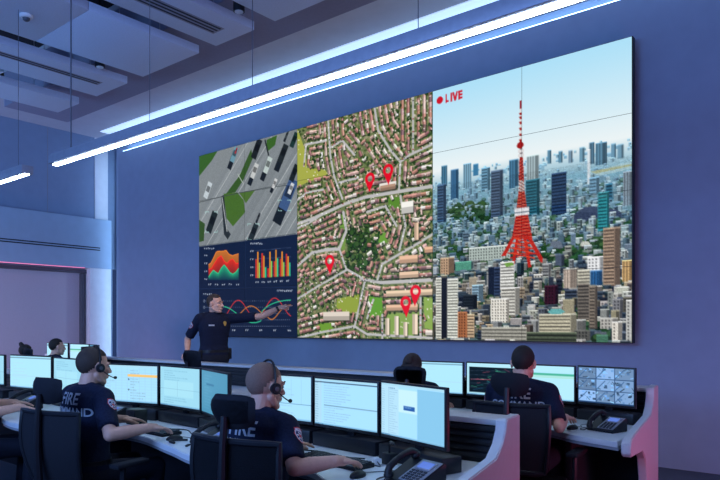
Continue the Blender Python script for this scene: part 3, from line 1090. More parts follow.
def ui(kind, seed, w_=96, h=58):
    r_ = random.Random(seed)
    f = 3
    S = Pic(w_ * f, h * f, (166, 222, 254))
    WW, HH_ = w_ * f, h * f
    txt = lambda x, y, n, c, hh=3: [S.rect(x + k * 7, y, x + k * 7 + r_.uniform(3, 6), y + hh, c) for k in range(n)]
    S.rect(0, 0, WW, 9, (168, 214, 236))
    if kind == 'dense':
        S.rect(0, 9, WW * .12, HH_, (172, 216, 240))
        for y in range(18, HH_ - 10, 11):
            txt(WW * .16, y, r_.randint(8, 24), (142, 180, 208))
            txt(4, y, 3, (120, 160, 196))
        S.rect(0, 12, WW, 17, (60, 82, 112)); S.rect(WW * .16, HH_ * .56, WW, HH_ * .575, (90, 120, 150))
    if kind == 'grid':
        for k in range(1, 9):
            S.rect(WW * k / 9, 12, WW * k / 9 + 1.4, HH_ - 6, (150, 190, 206))
        for y in range(20, HH_ - 8, 13):
            S.rect(0, y, WW, y + 1.2, (158, 198, 212))
            txt(WW * .5, y + 4, r_.randint(3, 12), (130, 160, 180)); txt(8, y + 4, r_.randint(2, 7), (140, 176, 200))
        S.rect(WW * .45, HH_ * .24, WW, HH_ * .31, (240, 196, 120)); S.disc(WW * .47, HH_ * .38, 4, 4, (60, 80, 110)); S.disc(WW * .47, HH_ * .66, 4, 4, (70, 90, 110))
    if kind == 'cols':
        for k in range(1, 6):
            S.rect(WW * k / 6, 12, WW * k / 6 + 1.4, HH_ * .62, (140, 184, 210))
        for y in range(18, int(HH_ * .6), 11):
            txt(8, y, r_.randint(10, 36), (150, 190, 214))
        S.rect(0, HH_ * .62, WW, HH_ * .635, (90, 130, 160))
        for y in range(int(HH_ * .68), HH_ - 10, 9):
            txt(WW * .4, y, r_.randint(4, 14), (140, 180, 206), 2)
    if kind == 'panel':
        S.rect(0, 9, WW * .30, HH_, (178, 222, 244)); S.rect(WW * .60, 12, WW, HH_ - 8, (134, 196, 232)); S.rect(WW * .3, 20, WW * .6, HH_ * .52, (196, 236, 248))
        S.rect(WW * .38, HH_ * .39, WW * .56, HH_ * .47, (38, 92, 168)); txt(WW * .40, HH_ * .41, 6, (180, 214, 240))
        for y in range(24, HH_ - 12, 9):
            txt(WW * .14, y, r_.randint(4, 8), (128, 172, 206), 2); txt(5, y, 3, (132, 176, 206), 2)
        S.rect(WW * .13, 20, WW * .133, HH_ - 8, (120, 160, 190)); txt(WW * .13, 17, 6, (70, 110, 160), 4)
    if kind == 'doc':
        S.rect(0, 0, WW, HH_, (156, 214, 236))
        for y in range(16, HH_ - 10, 10):
            txt(WW * .1, y, r_.randint(6, 26), (122, 178, 206))
        S.rect(WW * .1, HH_ * .35, WW * .85, HH_ * .75, (166, 222, 240)); S.rect(WW * .45, HH_ * .35, WW * .455, HH_ * .75, (110, 160, 190))
        S.rect(0, HH_ * .55, WW, HH_ * .56, (110, 160, 190))
    if kind == 'teal':
        S.rect(0, 0, WW, HH_, (74, 142, 176))
        for y in range(20, HH_ - 10, 12):
            txt(WW * .12, y, r_.randint(3, 14), (110, 176, 204), 2)
        S.rect(WW * .2, HH_ * .3, WW * .5, HH_ * .34, (48, 110, 150))
    if kind == 'white':
        S.rect(0, 0, WW, HH_, (172, 228, 252)); S.rect(0, 8, WW, 14, (110, 150, 170))
        for y in range(24, HH_ - 10, 16):
            txt(WW * .08, y, r_.randint(3, 18), (176, 214, 224))
        S.rect(0, HH_ * .62, WW, HH_ * .632, (170, 206, 214))
    if kind == 'radar':
        S.rect(0, 0, WW, HH_, (178, 228, 244)); S.rect(WW * .05, HH_ * .12, WW * .95, HH_ * .92, (8, 24, 36))
        for k in range(26):
            x, y = r_.uniform(.06, .8) * WW, r_.uniform(.15, .85) * HH_
            S.line([(x, y), (x + r_.uniform(20, 60), y + r_.uniform(-16, 26))], 2, r_.choice([(30, 110, 110), (60, 150, 120), (150, 70, 90), (40, 90, 130)]))
        for k in range(5):
            S.line([(WW * .05, HH_ * (.25 + .13 * k)), (WW * .95, HH_ * (.2 + .14 * k))], 1.5, (60, 80, 100))
        S.line([(WW * .08, HH_ * .52), (WW * .5, HH_ * .5), (WW * .9, HH_ * .6)], 2.4, (190, 90, 110))
    if kind == 'mint':
        S.rect(0, 0, WW, HH_, (176, 230, 250)); S.rect(0, HH_ * .22, WW, HH_ * .28, (72, 176, 150)); S.rect(0, HH_ * .28, WW, HH_ * .36, (170, 226, 220))
        for y in range(int(HH_ * .4), HH_ - 8, 12):
            txt(WW * .06, y, r_.randint(3, 20), (170, 214, 220))
    if kind == 'cctv':
        S.rect(0, 0, WW, HH_, (30, 60, 100))
        for i in range(3):
            for j in range(3):
                x0, y0, x1, y1 = WW * i / 3 + 2, (HH_ - 8) * j / 3 + 2, WW * (i + 1) / 3 - 2, (HH_ - 8) * (j + 1) / 3 - 2
                b = r_.uniform(140, 215)
                S.rect(x0, y0, x1, y1, (b * .7, b * .9, min(255, b * 1.15)))
                for k in range(14):
                    c = r_.uniform(60, 255)
                    x, y = r_.uniform(x0 + 8, x1 - 8), r_.uniform(y0 + 6, y1 - 6)
                    if r_.random() < .5:
                        xa, ya = min(x1, max(x0, x + r_.uniform(-34, 34))), min(y1, max(y0, y + r_.uniform(-20, 20)))
                        S.line([(x, y), (xa, ya)], r_.uniform(2, 6), (c * .6, c * .85, min(255, c * 1.1)))
                    else:
                        S.rect(max(x0, x - 8), max(y0, y - 5), min(x1, x + r_.uniform(4, 14)), min(y1, y + r_.uniform(3, 9)), (c * .55, c * .8, min(255, c * 1.1)))
                S.line([(x0, y1 - 4), ((x0 + x1) / 2, y0 + 6)], 5, (60, 100, 150))
    if kind not in ('teal', 'cctv'):
        S.rect(0, HH_ - 7, WW, HH_, (120, 176, 214)); txt(4, HH_ - 6, 8, (60, 110, 160))
    return S.small(f)


def monitor(p0, p1, top, h, kind, label, group, seed=0, table=.7405, res=(96, 58)):
    """p0, p1: lower left and right corners (x, y) as its user sees them"""
    p0, p1 = Vector((*p0, 0)), Vector((*p1, 0))
    W_ = (p1 - p0).length
    c = (p0 + p1) / 2
    t = thing('monitor', label, 'monitor', (c.x, c.y, table), math.atan2(p1.y - p0.y, p1.x - p0.x), group)
    zt = top - table
    zc = zt - h / 2
    MB().box((0, .012, zc), (W_, .024, h), bevel=.004).box((0, .035, zc), (W_ * .6, .04, h * .6), bevel=.012).build('housing', HOUSING, t)
    b = .011
    img = ui(kind, seed, *res)
    color_grid('screen', img, (-W_ / 2 + b, -.0015, zt - b), (W_ - 2 * b, 0, 0), (0, 0, -(h - 2 * b - .008)), SCREEN, t)
    MB().box((0, .055, zc * .5 + .01), (.055, .025, zc), bevel=.006).build('stand', HOUSING, t)
    MB().box((0, .045, .0405), (W_ * .97, .13, .08), bevel=.006).build('base_bar', HOUSING, t)
    return t


g1, g2, g3 = 'monitors on the front desk', 'monitors on the rear desk', 'monitors at the far left of the rear desk'
monitor((-7.35, 2.62), (-6.76, 2.80), 1.17, .31, 'doc', 'monitor cut by the left edge of the photo on the front desk', g1, 1)
monitor((-6.62, 2.79), (-5.95, 2.87), 1.177, .325, 'white', 'wide leftmost bright monitor on the front desk, seen above a black headrest', g1, 2, res=(110, 60))
monitor((-5.92, 2.875), (-5.35, 2.84), 1.17, .33, 'doc', 'dimmer monitor partly hidden by the head of the left headset person', g1, 3)
monitor((-4.86, 2.76), (-4.30, 2.88), 1.157, .31, 'grid', 'monitor with an orange bar, facing the left headset person', g1, 4)
monitor((-4.28, 2.88), (-3.74, 2.84), 1.160, .31, 'doc', 'monitor with pale table, between the orange bar screen and the dim teal one', g1, 5)
monitor((-3.715, 2.83), (-3.19, 2.63), 1.160, .31, 'teal', 'dim teal angled monitor left of the shaved head', g1, 6)
monitor((-3.25, 2.88), (-2.73, 2.895), 1.150, .297, 'cols', 'monitor partly hidden behind the shaved head of the right headset person', g1, 7)
monitor((-2.715, 2.892), (-2.185, 2.84), 1.148, .297, 'dense', 'middle monitor with dark title line, right of the shaved head', g1, 8, res=(128, 70))
monitor((-2.165, 2.83), (-1.66, 2.68), 1.157, .303, 'panel', 'rightmost monitor on the front desk with a blue button, turned inwards', g1, 9, res=(128, 70))
k = .982
for a, b, tp, kd, lb, sd, rs in [((-3.50, 5.02), (-2.955, 5.06), 1.14, 'white', 'monitor next to the bun haired person on the rear desk', 11, (96, 58)),
                                 ((-2.93, 5.06), (-2.43, 5.07), 1.145, 'radar', 'monitor with a dark map, left of the head of the person in the right chair', 12, (96, 58)),
                                 ((-2.42, 5.07), (-1.955, 5.06), 1.145, 'mint', 'monitor with a green band, right of the head of the person in the right chair', 13, (96, 58)),
                                 ((-1.94, 5.06), (-1.48, 4.98), 1.15, 'cctv', 'rightmost monitor showing nine blue camera views', 14, (120, 72))]:
    monitor((a[0] * k, a[1] * k), (b[0] * k, b[1] * k), tp, .295, kd, lb, g2, sd, res=rs)
monitor((-10.42, 4.95), (-9.80, 4.98), 1.19, .34, 'white', 'bright monitor the far left person faces, beside their face', g3, 21, res=(60, 36))
monitor((-9.74, 4.98), (-9.18, 4.98), 1.185, .34, 'mint', 'second bright monitor right of the far left person', g3, 22, res=(60, 36))
monitor((-9.14, 4.97), (-8.68, 4.84), 1.185, .34, 'teal', 'dim blue monitor at the far left of the rear desk', g3, 23, res=(60, 36))
monitor((-8.66, 4.83), (-8.38, 4.43), 1.175, .34, 'teal', 'dark monitor turned side on at the end of the far left screens', g3, 24, res=(60, 36))

# ------------------------------------------------------------------ desk things
KEYS = mat('key_caps', (.035, .038, .048), .5)


def keyboard(x, y, rz, label):
    t = thing('keyboard', label, 'keyboard', (x, y, .7405), rz, 'black keyboards on the front desk')
    MB().prism([(-.072, 0), (.072, 0), (.072, .022), (-.072, .012)], -.225, .225, 'x', .003).build('base', BLACK, t)
    k = MB()
    for r_ in range(6):
        n = 18
        yy = -.058 + r_ * .0225
        zz = .0165 + (yy + .072) * .07
        if r_ == 0:
            for a, b in ((-.212, -.12), (-.115, .02), (.025, .10), (.11, .145), (.15, .212)):
                k.box(((a + b) / 2, yy, zz), (b - a, .018, .008), bevel=.002, seg=1)
            continue
        for c in range(n):
            k.box((-.204 + c * .024, yy, zz), (.0195, .018, .008), bevel=.002, seg=1)
    k.build('keys', KEYS, t)
    return t


keyboard(-3.86, 2.55, R(-3), 'black keyboard in front of the left headset person')
keyboard(-2.27, 2.57, R(-6), 'black keyboard in front of the shaved head person')


def mouse(x, y, rz, label, cable):
    t = thing('computer_mouse', label, 'mouse', (x, y, .7405), rz, 'computer mice')
    m = MB().sphere((0, 0, .006), (.031, .056, .023), u=20, v=12)
    bmesh.ops.bisect_plane(m.bm, geom=m.bm.verts[:] + m.bm.edges[:] + m.bm.faces[:], plane_co=(0, 0, .0005), plane_no=(0, 0, -1), clear_outer=True)
    bmesh.ops.holes_fill(m.bm, edges=m.bm.edges[:])
    m.build('body', BLACK, t)
    MB().tube([(-.005, .03, .022), (.005, .03, .022)], .006, 12).build('wheel', GREY, t)
    MB().tube(smooth3([(0, .055, .012)] + cable), .0022, 6).build('cable', GREY, t)
    return t


def smooth3(pts, n=6):
    p = [Vector(a) for a in pts]
    p = [p[0]] + p + [p[-1]]
    out = []
    for i in range(1, len(p) - 2):
        for k in range(n):
            t_ = k / n
            a, b, c, d = p[i - 1:i + 3]
            out.append(.5 * (2 * b + (c - a) * t_ + (2 * a - 5 * b + 4 * c - d) * t_ ** 2 + (3 * b - a - 3 * c + d) * t_ ** 3))
    out.append(p[-1])
    return out


mouse(-3.50, 2.46, R(-8), 'dark mouse under the hand of the left headset person', [(.03, .10, .003), (.09, .12, .003), (.12, .17, .003)])
mouse(-1.97, 2.40, R(8), 'dark mouse under the hand of the shaved head person', [(.0, .10, .003), (.05, .15, .003), (.09, .20, .003), (.10, .26, .003)])
mouse(-1.74, 4.45, R(-10), 'dark mouse under the hand of the person in the right chair', [(.0, .12, .003), (-.05, .2, .003), (-.02, .35, .003)])
PLATE = mat('phone_face_plate', (.22, .23, .27), .45)
LCD = mat('lit_phone_display', (.01, .02, .05), .7, emit=(.14, .26, .85), strength=.8, spec=.1)


def desk_phone(x, y, rz, label, lcd=True, sc=1.0):
    t = thing('desk_phone', label, 'phone', (x, y, .7405), rz, 'black desk phones')
    t.scale = (sc, sc, sc)
    tilt = Matrix.Rotation(R(24), 4, 'X')
    MB().prism([(-.10, 0), (.10, 0), (.10, .105), (.085, .11), (-.10, .022)], -.125, .125, 'x', .005).build('body', BLACK, t)
    M = Matrix.Translation((0, -.10, .0225)) @ tilt
    b = MB().box((.045, .105, .004), (.15, .19, .006), bevel=.003)
    b.xf(M)
    b.build('face_plate', PLATE, t)
    b = MB().box((.045, .148, .009), (.115, .07, .006), bevel=.003)
    b.xf(M)
    b.build('screen_frame', LAMP_METAL, t)
    b = MB().box((.045, .148, .0125), (.09, .052, .002))
    b.xf(M)
    b.build('screen', LCD if lcd else GREY, t)
    k = MB()
    for r_ in range(5):
        for c in range(4):
            k.box((.0 + c * .030, .022 + r_ * .019, .009), (.021, .012, .008), bevel=.002, seg=1)
    k.xf(M)
    k.build('keypad', KEYS, t)
    h = MB().tube([(-.085, -.005, .03), (-.085, .02, .055), (-.085, .07, .066), (-.085, .13, .066), (-.085, .18, .055), (-.085, .205, .03)], [.020, .019, .016, .016, .019, .020], 14)
    h.sphere((-.085, .0, .022), (.028, .028, .02)).sphere((-.085, .2, .022), (.028, .028, .02))
    h.xf(M)
    h.build('handset', BLACK, t)
    MB().tube(smooth3([(-.085, -.10, .03), (-.12, -.14, .006), (-.17, -.12, .004), (-.19, -.05, .004), (-.14, .02, .004)]), .004, 6).build('cord', BLACK, t)
    return t


desk_phone(-1.69, 2.47, R(-14), 'black desk phone with lit violet display beside the white end panel of the front desk', sc=.88)
desk_phone(-1.53, 4.52, R(-16), 'black desk phone with lit blue display at the right end of the rear desk', sc=.82)
desk_phone(-5.83, 2.60, R(-12), 'black desk phone at the far left of the front desk')
desk_phone(-4.56, 2.62, R(-10), 'desk phone just showing behind the shoulder of the left headset person')
desk_phone(-3.10, 2.46, R(-10), 'black desk phone half hidden behind the headrest of the near chair', sc=.9)

t = thing('speaker', 'small black square speaker on the desk below the orange bar screen', 'speaker', (-4.27, 2.68, .7405), R(-4))
MB().box((0, 0, .055), (.13, .10, .11), bevel=.006).build('cabinet', BLACK, t)
MB().box((0, -.052, .055), (.115, .004, .095), bevel=.001).build('grille', DARK, t)
t = thing('usb_hub', 'small dark box with a white round plug and a looped cable, below the middle monitor', 'cable box', (-2.03, 2.69, .7405), R(-15))
MB().box((0, .03, .03), (.07, .05, .06), bevel=.004).build('box', BLACK, t)
MB().tube([(-.05, -.02, .02), (-.02, -.03, .02)], .018, 14).build('plug', WHITE, t)
MB().tube(smooth3([(-.03, -.03, .02), (.02, -.045, .004), (.02, -.055, .004), (-.01, -.058, .004)]), .003, 6).build('cable', GREY, t)
MB().tube(smooth3([(0, .03, .06), (.01, .02, .10), (.05, .0, .125), (.09, -.01, .12)]), .006, 8).build('gooseneck', BLACK, t)


def cable(pts, label, r=.004):
    o = MB().tube(smooth3([(x, y, .744 + z) for x, y, z in pts]), r, 6).build('cable', BLACK)
    tag(o, label, 'cable', 'loose cables on the front desk')


cable([(-2.86, 2.76, 0), (-2.7, 2.70, 0), (-2.5, 2.74, 0), (-2.35, 2.70, 0), (-2.2, 2.74, 0)], 'thin black cable wandering behind the right keyboard')
cable([(-4.05, 2.72, 0), (-3.9, 2.68, 0), (-3.75, 2.73, 0), (-3.6, 2.66, 0), (-3.48, 2.60, 0)], 'black cable under the pale table monitor')
cable([(-3.38, 2.47, .007), (-3.44, 2.42, .007), (-3.42, 2.37, .007), (-3.36, 2.36, .007)], 'dark cord with a thick end near the edge of the desk', .008)
o = MB().box((0, 0, 0), (.21, .29, .004), bevel=.001).build('paper_sheet', WHITE)
o.location = (-6.45, 4.92, .7425)
o.rotation_euler = (0, 0, R(12))
tag(o, 'white sheet lying on the rear desk, seen right of the dim teal monitor', 'paper')

# ------------------------------------------------------------------ chairs
MESHF = mat('chair_mesh_fabric', (.010, .011, .017), .85, var=.25, scale=220, bump=.15)
FRAME = mat('chair_frame', (.012, .013, .018), .4)


def chair_parts(t):
    for k in range(5):
        a = 2 * PI * k / 5 - .314
        c, s = math.cos(a), math.sin(a)
        MB().tube([(.03 * c, .03 * s, .10), (.17 * c, .17 * s, .095), (.31 * c, .31 * s, .075)], [.026, .022, .016], 8).build('base_arm', FRAME, t)
        MB().tube([(.31 * c - .018 * s, .31 * s + .018 * c, .03), (.31 * c + .018 * s, .31 * s - .018 * c, .03)], .03, 14).build('caster', BLACK, t)
    MB().tube([(0, 0, .08), (0, 0, .25), (0, 0, .251), (0, 0, .34)], [.03, .03, .02, .02], 12).build('gas_lift', FRAME, t)
    MB().box((0, 0, .345), (.30, .26, .05), bevel=.015).build('mechanism', FRAME, t)
    MB().prism([(-.24, -.22), (.24, -.22), (.26, -.05), (.25, .20), (.20, .26), (-.20, .26), (-.25, .20), (-.26, -.05)], .365, .417, 'z', .018).build('seat', MESHF, t)
    # reclined curved back: rim and mesh panel
    def bp(u, v):
        z = .52 + v * .43
        wd = .205 + .045 * math.sin(min(1, v * 1.1) * PI * .62)
        y = -.235 - .05 * v - .05 * math.sin(v * PI) * .6 + .05 * u * u - .02
        return (u * wd, y, z)
    rim = [bp(-1, k / 10) for k in range(11)] + [bp(-1 + k / 5, 1.0) for k in range(1, 10)] + [bp(1, 1 - k / 10) for k in range(11)] + [bp(1 - k / 5, 0) for k in range(1, 10)]
    MB().tube(rim + [rim[0]], .015, 8, caps=False).build('back_frame', FRAME, t)
    m = MB()
    tm = bmesh.new()
    g = [[tm.verts.new(bp(-1 + 2 * i / 12, j / 12)) for i in range(13)] for j in range(13)]
    for j in range(12):
        for i in range(12):
            tm.faces.new((g[j][i], g[j][i + 1], g[j + 1][i + 1], g[j + 1][i]))
    r_ = bmesh.ops.solidify(tm, geom=tm.faces[:], thickness=.012)
    bmesh.ops.recalc_face_normals(tm, faces=tm.faces)
    m.merge(tm)
    m.build('backrest', MESHF, t)
    MB().tube([(0, -.10, .345), (0, -.27, .37), (0, -.325, .50), (0, -.34, .75), (0, -.335, .93), (0, -.325, 1.06)], [.03, .03, .028, .022, .018, .016], 8).build('spine', FRAME, t)
    h = MB()
    tm = bmesh.new()
    def hp(u, v):
        z = 1.0 + v * .155
        q_ = 1 - .16 * abs(2 * v - 1) ** 3
        wd = (.138 - .02 * (1 - v)) * q_
        z -= .016 * (2 * v - 1) * abs(u) ** 4
        return (u * wd, -.295 + .05 * u * u - .018 * math.sin(v * PI) - .02 * v, z)
    g = [[tm.verts.new(hp(-1 + 2 * i / 10, j / 6)) for i in range(11)] for j in range(7)]
    for j in range(6):
        for i in range(10):
            tm.faces.new((g[j][i], g[j][i + 1], g[j + 1][i + 1], g[j + 1][i]))
    bmesh.ops.solidify(tm, geom=tm.faces[:], thickness=.032)
    bmesh.ops.recalc_face_normals(tm, faces=tm.faces)
    es = [e for e in tm.edges if len(e.link_faces) == 2 and e.calc_face_angle(0) > .8]
    bmesh.ops.bevel(tm, geom=es, offset=.009, segments=2, affect='EDGES')
    h.merge(tm)
    h.build('headrest', MESHF, t)
    for s in (-1, 1):
        a = MB().tube([(s * .16, .0, .35), (s * .31, -.02, .36), (s * .34, -.03, .48), (s * .34, -.02, .615)], [.016, .016, .018, .018], 8)
        ar = a.build('armrest', FRAME, t)
        MB().box((s * .34, .03, .63), (.08, .25, .03), bevel=.012).build('arm_pad', MESHF, ar)


def chair(x, y, rz, label):
    t = thing('office_chair', label, 'office chair', (x, y, 0), rz, 'black office chairs with headrests')
    return t


CH = [(-3.88, 2.09, R(11), 'black office chair behind the left headset person'),
      (-2.30, 2.16, R(8), 'black office chair nearest the viewer, behind the shaved head person'),
      (-1.95, 4.14, R(6), 'black office chair at the right end of the rear desk'),
      (-2.86, 4.27, R(14), 'black office chair behind the bun haired person'),
      (-5.02, 3.98, R(2), 'empty black office chair under the hand of the standing person'),
      (-5.45, 1.90, R(-14), 'black office chair beyond the left edge, under the person cut by the frame'),
      (-8.95, 4.28, R(0), 'black office chair under the far left person with the short haircut'),
      (-9.78, 4.20, R(0), 'black office chair under the far left person with the swept up hair')]
for i, c in enumerate(CH):
    o = chair(*c)
    if i == 0:
        chair_parts(o)
        first_chair = o
    else:
        for ch in list(first_chair.children):
            copy_tree(ch, o)
    if 'empty' in c[3]:
        o.scale = (1, 1, 1.065)

# ------------------------------------------------------------------ people
NAVY = mat('navy_uniform_cloth', (.010, .014, .036), .85, var=.25, scale=90, bump=.15, spec=.2)
TROUSER = mat('dark_trouser_cloth', (.008, .010, .022), .85, var=.2, scale=90)
LEATHER = mat('black_leather', (.010, .010, .012), .4)
SKIN = {'fair': mat('fair_skin', (.74, .40, .29), .55, var=.05, scale=40), 'tan': mat('tan_skin', (.42, .21, .14), .55, var=.05, scale=40)}
HAIR = {'dark': mat('dark_hair', (.022, .015, .013), .75, var=.4, scale=180, bump=.3), 'brown': mat('brown_hair', (.055, .036, .028), .75, var=.4, scale=180, bump=.3),
        'stubble': mat('shaved_hair', (.24, .14, .105), .8, var=.2, scale=260, bump=.1)}
PRINT = mat('pale_lettering', (.42, .44, .50), .7)
GOLD = mat('gold_badge', (.75, .52, .18), .3, metal=.8)
SILVER = mat('silver_tag', (.75, .76, .78), .3, metal=.6)
PATCH = attr_mat('embroidered_patch', False, rough=.8)
EYEW = mat('eye_white', (.45, .43, .43), .4)
EYED = mat('eye_iris', (.03, .02, .02), .3)


def bez(a, b, t_):
    return a + (b - a) * t_


def project(bvh, pts, org, U, V, D, off):
    out = []
    for u, v in pts:
        o_ = org + U * u + V * v
        hit = bvh.ray_cast(o_, D)
        out.append(hit[0] - D * off if hit[0] is not None else None)
    return out


def wrap_text(name, txt, size, org, U, V, D, target, parent, m, off=.003):
    cu = bpy.data.curves.new('tmp', 'FONT')
    cu.body = txt
    cu.size = size
    cu.align_x = 'CENTER'
    cu.align_y = 'CENTER'
    cu.offset = size * .018
    ob = bpy.data.objects.new('tmp', cu)
    COL.objects.link(ob)
    bpy.context.view_layer.update()
    dg = bpy.context.evaluated_depsgraph_get()
    me = bpy.data.meshes.new_from_object(ob.evaluated_get(dg))
    bpy.data.objects.remove(ob)
    bm = bmesh.new()
    bm.from_mesh(me)
    bmesh.ops.triangulate(bm, faces=bm.faces[:])
    bmesh.ops.subdivide_edges(bm, edges=[e for e in bm.edges if e.calc_length() > size * .3], cuts=1)
    bvh = BVHTree.FromPolygons([v.co for v in target.data.vertices], [p.vertices[:] for p in target.data.polygons])
    bad = []
    for v in bm.verts:
        h = bvh.ray_cast(org + U * v.co.x + V * v.co.y, D)
        if h[0] is None:
            bad.append(v)
        else:
            v.co = h[0] - D * off
    bmesh.ops.delete(bm, geom=bad, context='VERTS')
    me2 = bpy.data.meshes.new(name)
    bm.to_mesh(me2)
    bm.free()
    me2.materials.append(m)
    return link(name, me2, None, parent)


def wrap_grid(name, img, mask, size, org, U, V, D, target, parent, m, off=.004):
    """small embroidered or metal emblem pressed onto the cloth; img (h,w,3), mask (h,w)"""
    h, w_ = mask.shape
    bvh = BVHTree.FromPolygons([v.co for v in target.data.vertices], [p.vertices[:] for p in target.data.polygons])
    bm = bmesh.new()
    lay = bm.verts.layers.float_color.new('Col')
    vs = {}
    for j in range(h):
        for i in range(w_):
            if not mask[j, i]:
                continue
            o_ = org + U * ((i / (w_ - 1) - .5) * size[0]) + V * ((.5 - j / (h - 1)) * size[1])
            hit = bvh.ray_cast(o_, D)
            if hit[0] is None:
                continue
            v = bm.verts.new(hit[0] - D * off)
            v[lay] = (*[float(k) for k in lin(img[j, i])], 1)
            vs[j, i] = v
    for j in range(h - 1):
        for i in range(w_ - 1):
            ks = [(j, i), (j + 1, i), (j + 1, i + 1), (j, i + 1)]
            if all(k in vs for k in ks):
                bm.faces.new([vs[k] for k in ks])
    bmesh.ops.recalc_face_normals(bm, faces=bm.faces)
    me = bpy.data.meshes.new(name)
    bm.to_mesh(me)
    bm.free()
    me.materials.append(m)
    return link(name, me, None, parent)


def patch_img(red=True):
    S = Pic(48, 60, (20, 26, 60))
    sh = lambda k: [(24 + (x - 24) * k, 30 + (y - 30) * k) for x, y in [(4, 6), (24, 1), (44, 6), (46, 30), (38, 48), (24, 58), (10, 48), (2, 30)]]
    S.poly(sh(1.0), (196, 40, 56) if red else (220, 224, 232))
    S.poly(sh(.84), (220, 224, 232))
    S.poly(sh(.74), (30, 44, 92))
    for a in range(0, 360, 60):
        S.line([(24, 32), (24 + 14 * math.cos(R(a)), 32 + 14 * math.sin(R(a)))], 5, (214, 218, 228))
    S.disc(24, 32, 6, 6, (190, 50, 60))
    S.rect(10, 12, 38, 17, (206, 210, 222))
    M_ = Pic(48, 60, (0, 0, 0))
    M_.poly(sh(1.0), (255, 255, 255))
    return S.a[::2, ::2], M_.a[::2, ::2, 0] > .5


def hand(mb, wrist, d, n, curl, side, sc=1.0, fist=False, point=False):
    """wrist point, d towards the fingertips, n out of the back of the hand, side +1 right / -1 left hand"""
    d = d.normalized()
    n = (n - d * n.dot(d)).normalized()
    x = d.cross(n) * side          # towards the thumb is -x
    Mr = Matrix((x, d, n)).transposed().to_4x4()
    P_ = lambda a, b, c: wrist + (x * a + d * b + n * c) * sc
    mb.sphere(P_(0, .045, 0), [.042 * sc, .048 * sc, .017 * sc], Mr)
    mb.limb([wrist - d * .02, P_(0, .03, 0)], [.026 * sc, .026 * sc])
    mb.sphere(P_(-.026, .03, -.006), [.018 * sc, .030 * sc, .016 * sc], Mr)
    for i, (a, L) in enumerate([(-.0325, .078), (-.011, .086), (.0105, .080), (.031, .062)]):
        c = curl
        if point:
            c = .12 if i == 0 else 1.5
        p = P_(a, .078, .002)
        ang = 0
        pts = [P_(a * .8, .05, 0), p]
        for k, f in enumerate((.44, .32, .26)):
            ang += c * (.55, .8, .6)[k]
            p = p + (d * math.cos(ang) - n * math.sin(ang)) * L * f * sc
            pts.append(p)
        mb.limb(pts, [r_ * sc for r_ in (.0095, .0088, .0082, .0075, .0066)])
    a = .5
    th = [P_(-.028, .022, -.004), P_(-.052, .045, -.010), P_(-.060, .072, -.016), P_(-.056, .094, -.022)]
    if point:
        th = [P_(-.028, .022, -.004), P_(-.044, .048, -.014), P_(-.034, .074, -.022), P_(-.018, .088, -.026)]
    mb.limb(th, [r_ * sc for r_ in (.015, .013, .0115, .009)])


def head_shape(mb, Mh, ears=True):
    E = lambda c, r_, rot=None: mb.sphere(Mh @ Vector(c), r_, Mh.to_3x3().to_4x4(), u=24, v=18)
    L = lambda pts, rr: mb.limb([Mh @ Vector(p) for p in pts], rr)
    E((0, -.012, .030), (.0755, .097, .092))
    E((0, .030, -.030), (.062, .068, .088))
    E((0, .052, -.088), (.036, .038, .026))
    for s in (-1, 1):
        L([(s * .052, .0, -.052), (s * .045, .03, -.080), (s * .018, .066, -.098)], [.020, .018, .018])
        E((s * .041, .068, -.024), (.021, .018, .020))
        E((s * .0775, -.004, -.006), (.009, .019, .031))
        E((s * .081, -.010, .004), (.008, .012, .018))
        E((s * .011, .103, -.034), (.009, .010, .008))
        L([(s * .012, .094, .022), (s * .034, .086, .022), (s * .050, .070, .016)], [.009, .010, .009])
    L([(0, .090, .016), (0, .103, -.008), (0, .116, -.030)], [.008, .009, .0115])
    E((0, .094, -.058), (.023, .0115, .0065))
    E((0, .092, -.069), (.020, .0115, .0075))
    E((0, .078, -.098), (.018, .016, .014))


def hair_cap(Mh, line, m, parent, grow=1.035, name='hair', thick=.010):
    tm = bmesh.new()
    bmesh.ops.create_uvsphere(tm, u_segments=40, v_segments=28, radius=1.0)
    for v in tm.verts:
        v.co = Vector((v.co.x * .0755 * grow, -.012 + v.co.y * .097 * grow, .030 + v.co.z * .092 * grow))
    bmesh.ops.delete(tm, geom=[v for v in tm.verts if not line(v.co)], context='VERTS')
    # hold every rim point down onto the scalp
    for v in tm.verts:
        if v.is_boundary:
            c = Vector((0, -.012, .03))
            v.co = c + (v.co - c) * (1 / grow) * 1.002
    bmesh.ops.transform(tm, matrix=Mh, verts=tm.verts)
    me = bpy.data.meshes.new(name)
    for f in tm.faces:
        f.smooth = True
    tm.to_mesh(me)
    tm.free()
    me.materials.append(m)
    return link(name, me, None, parent)


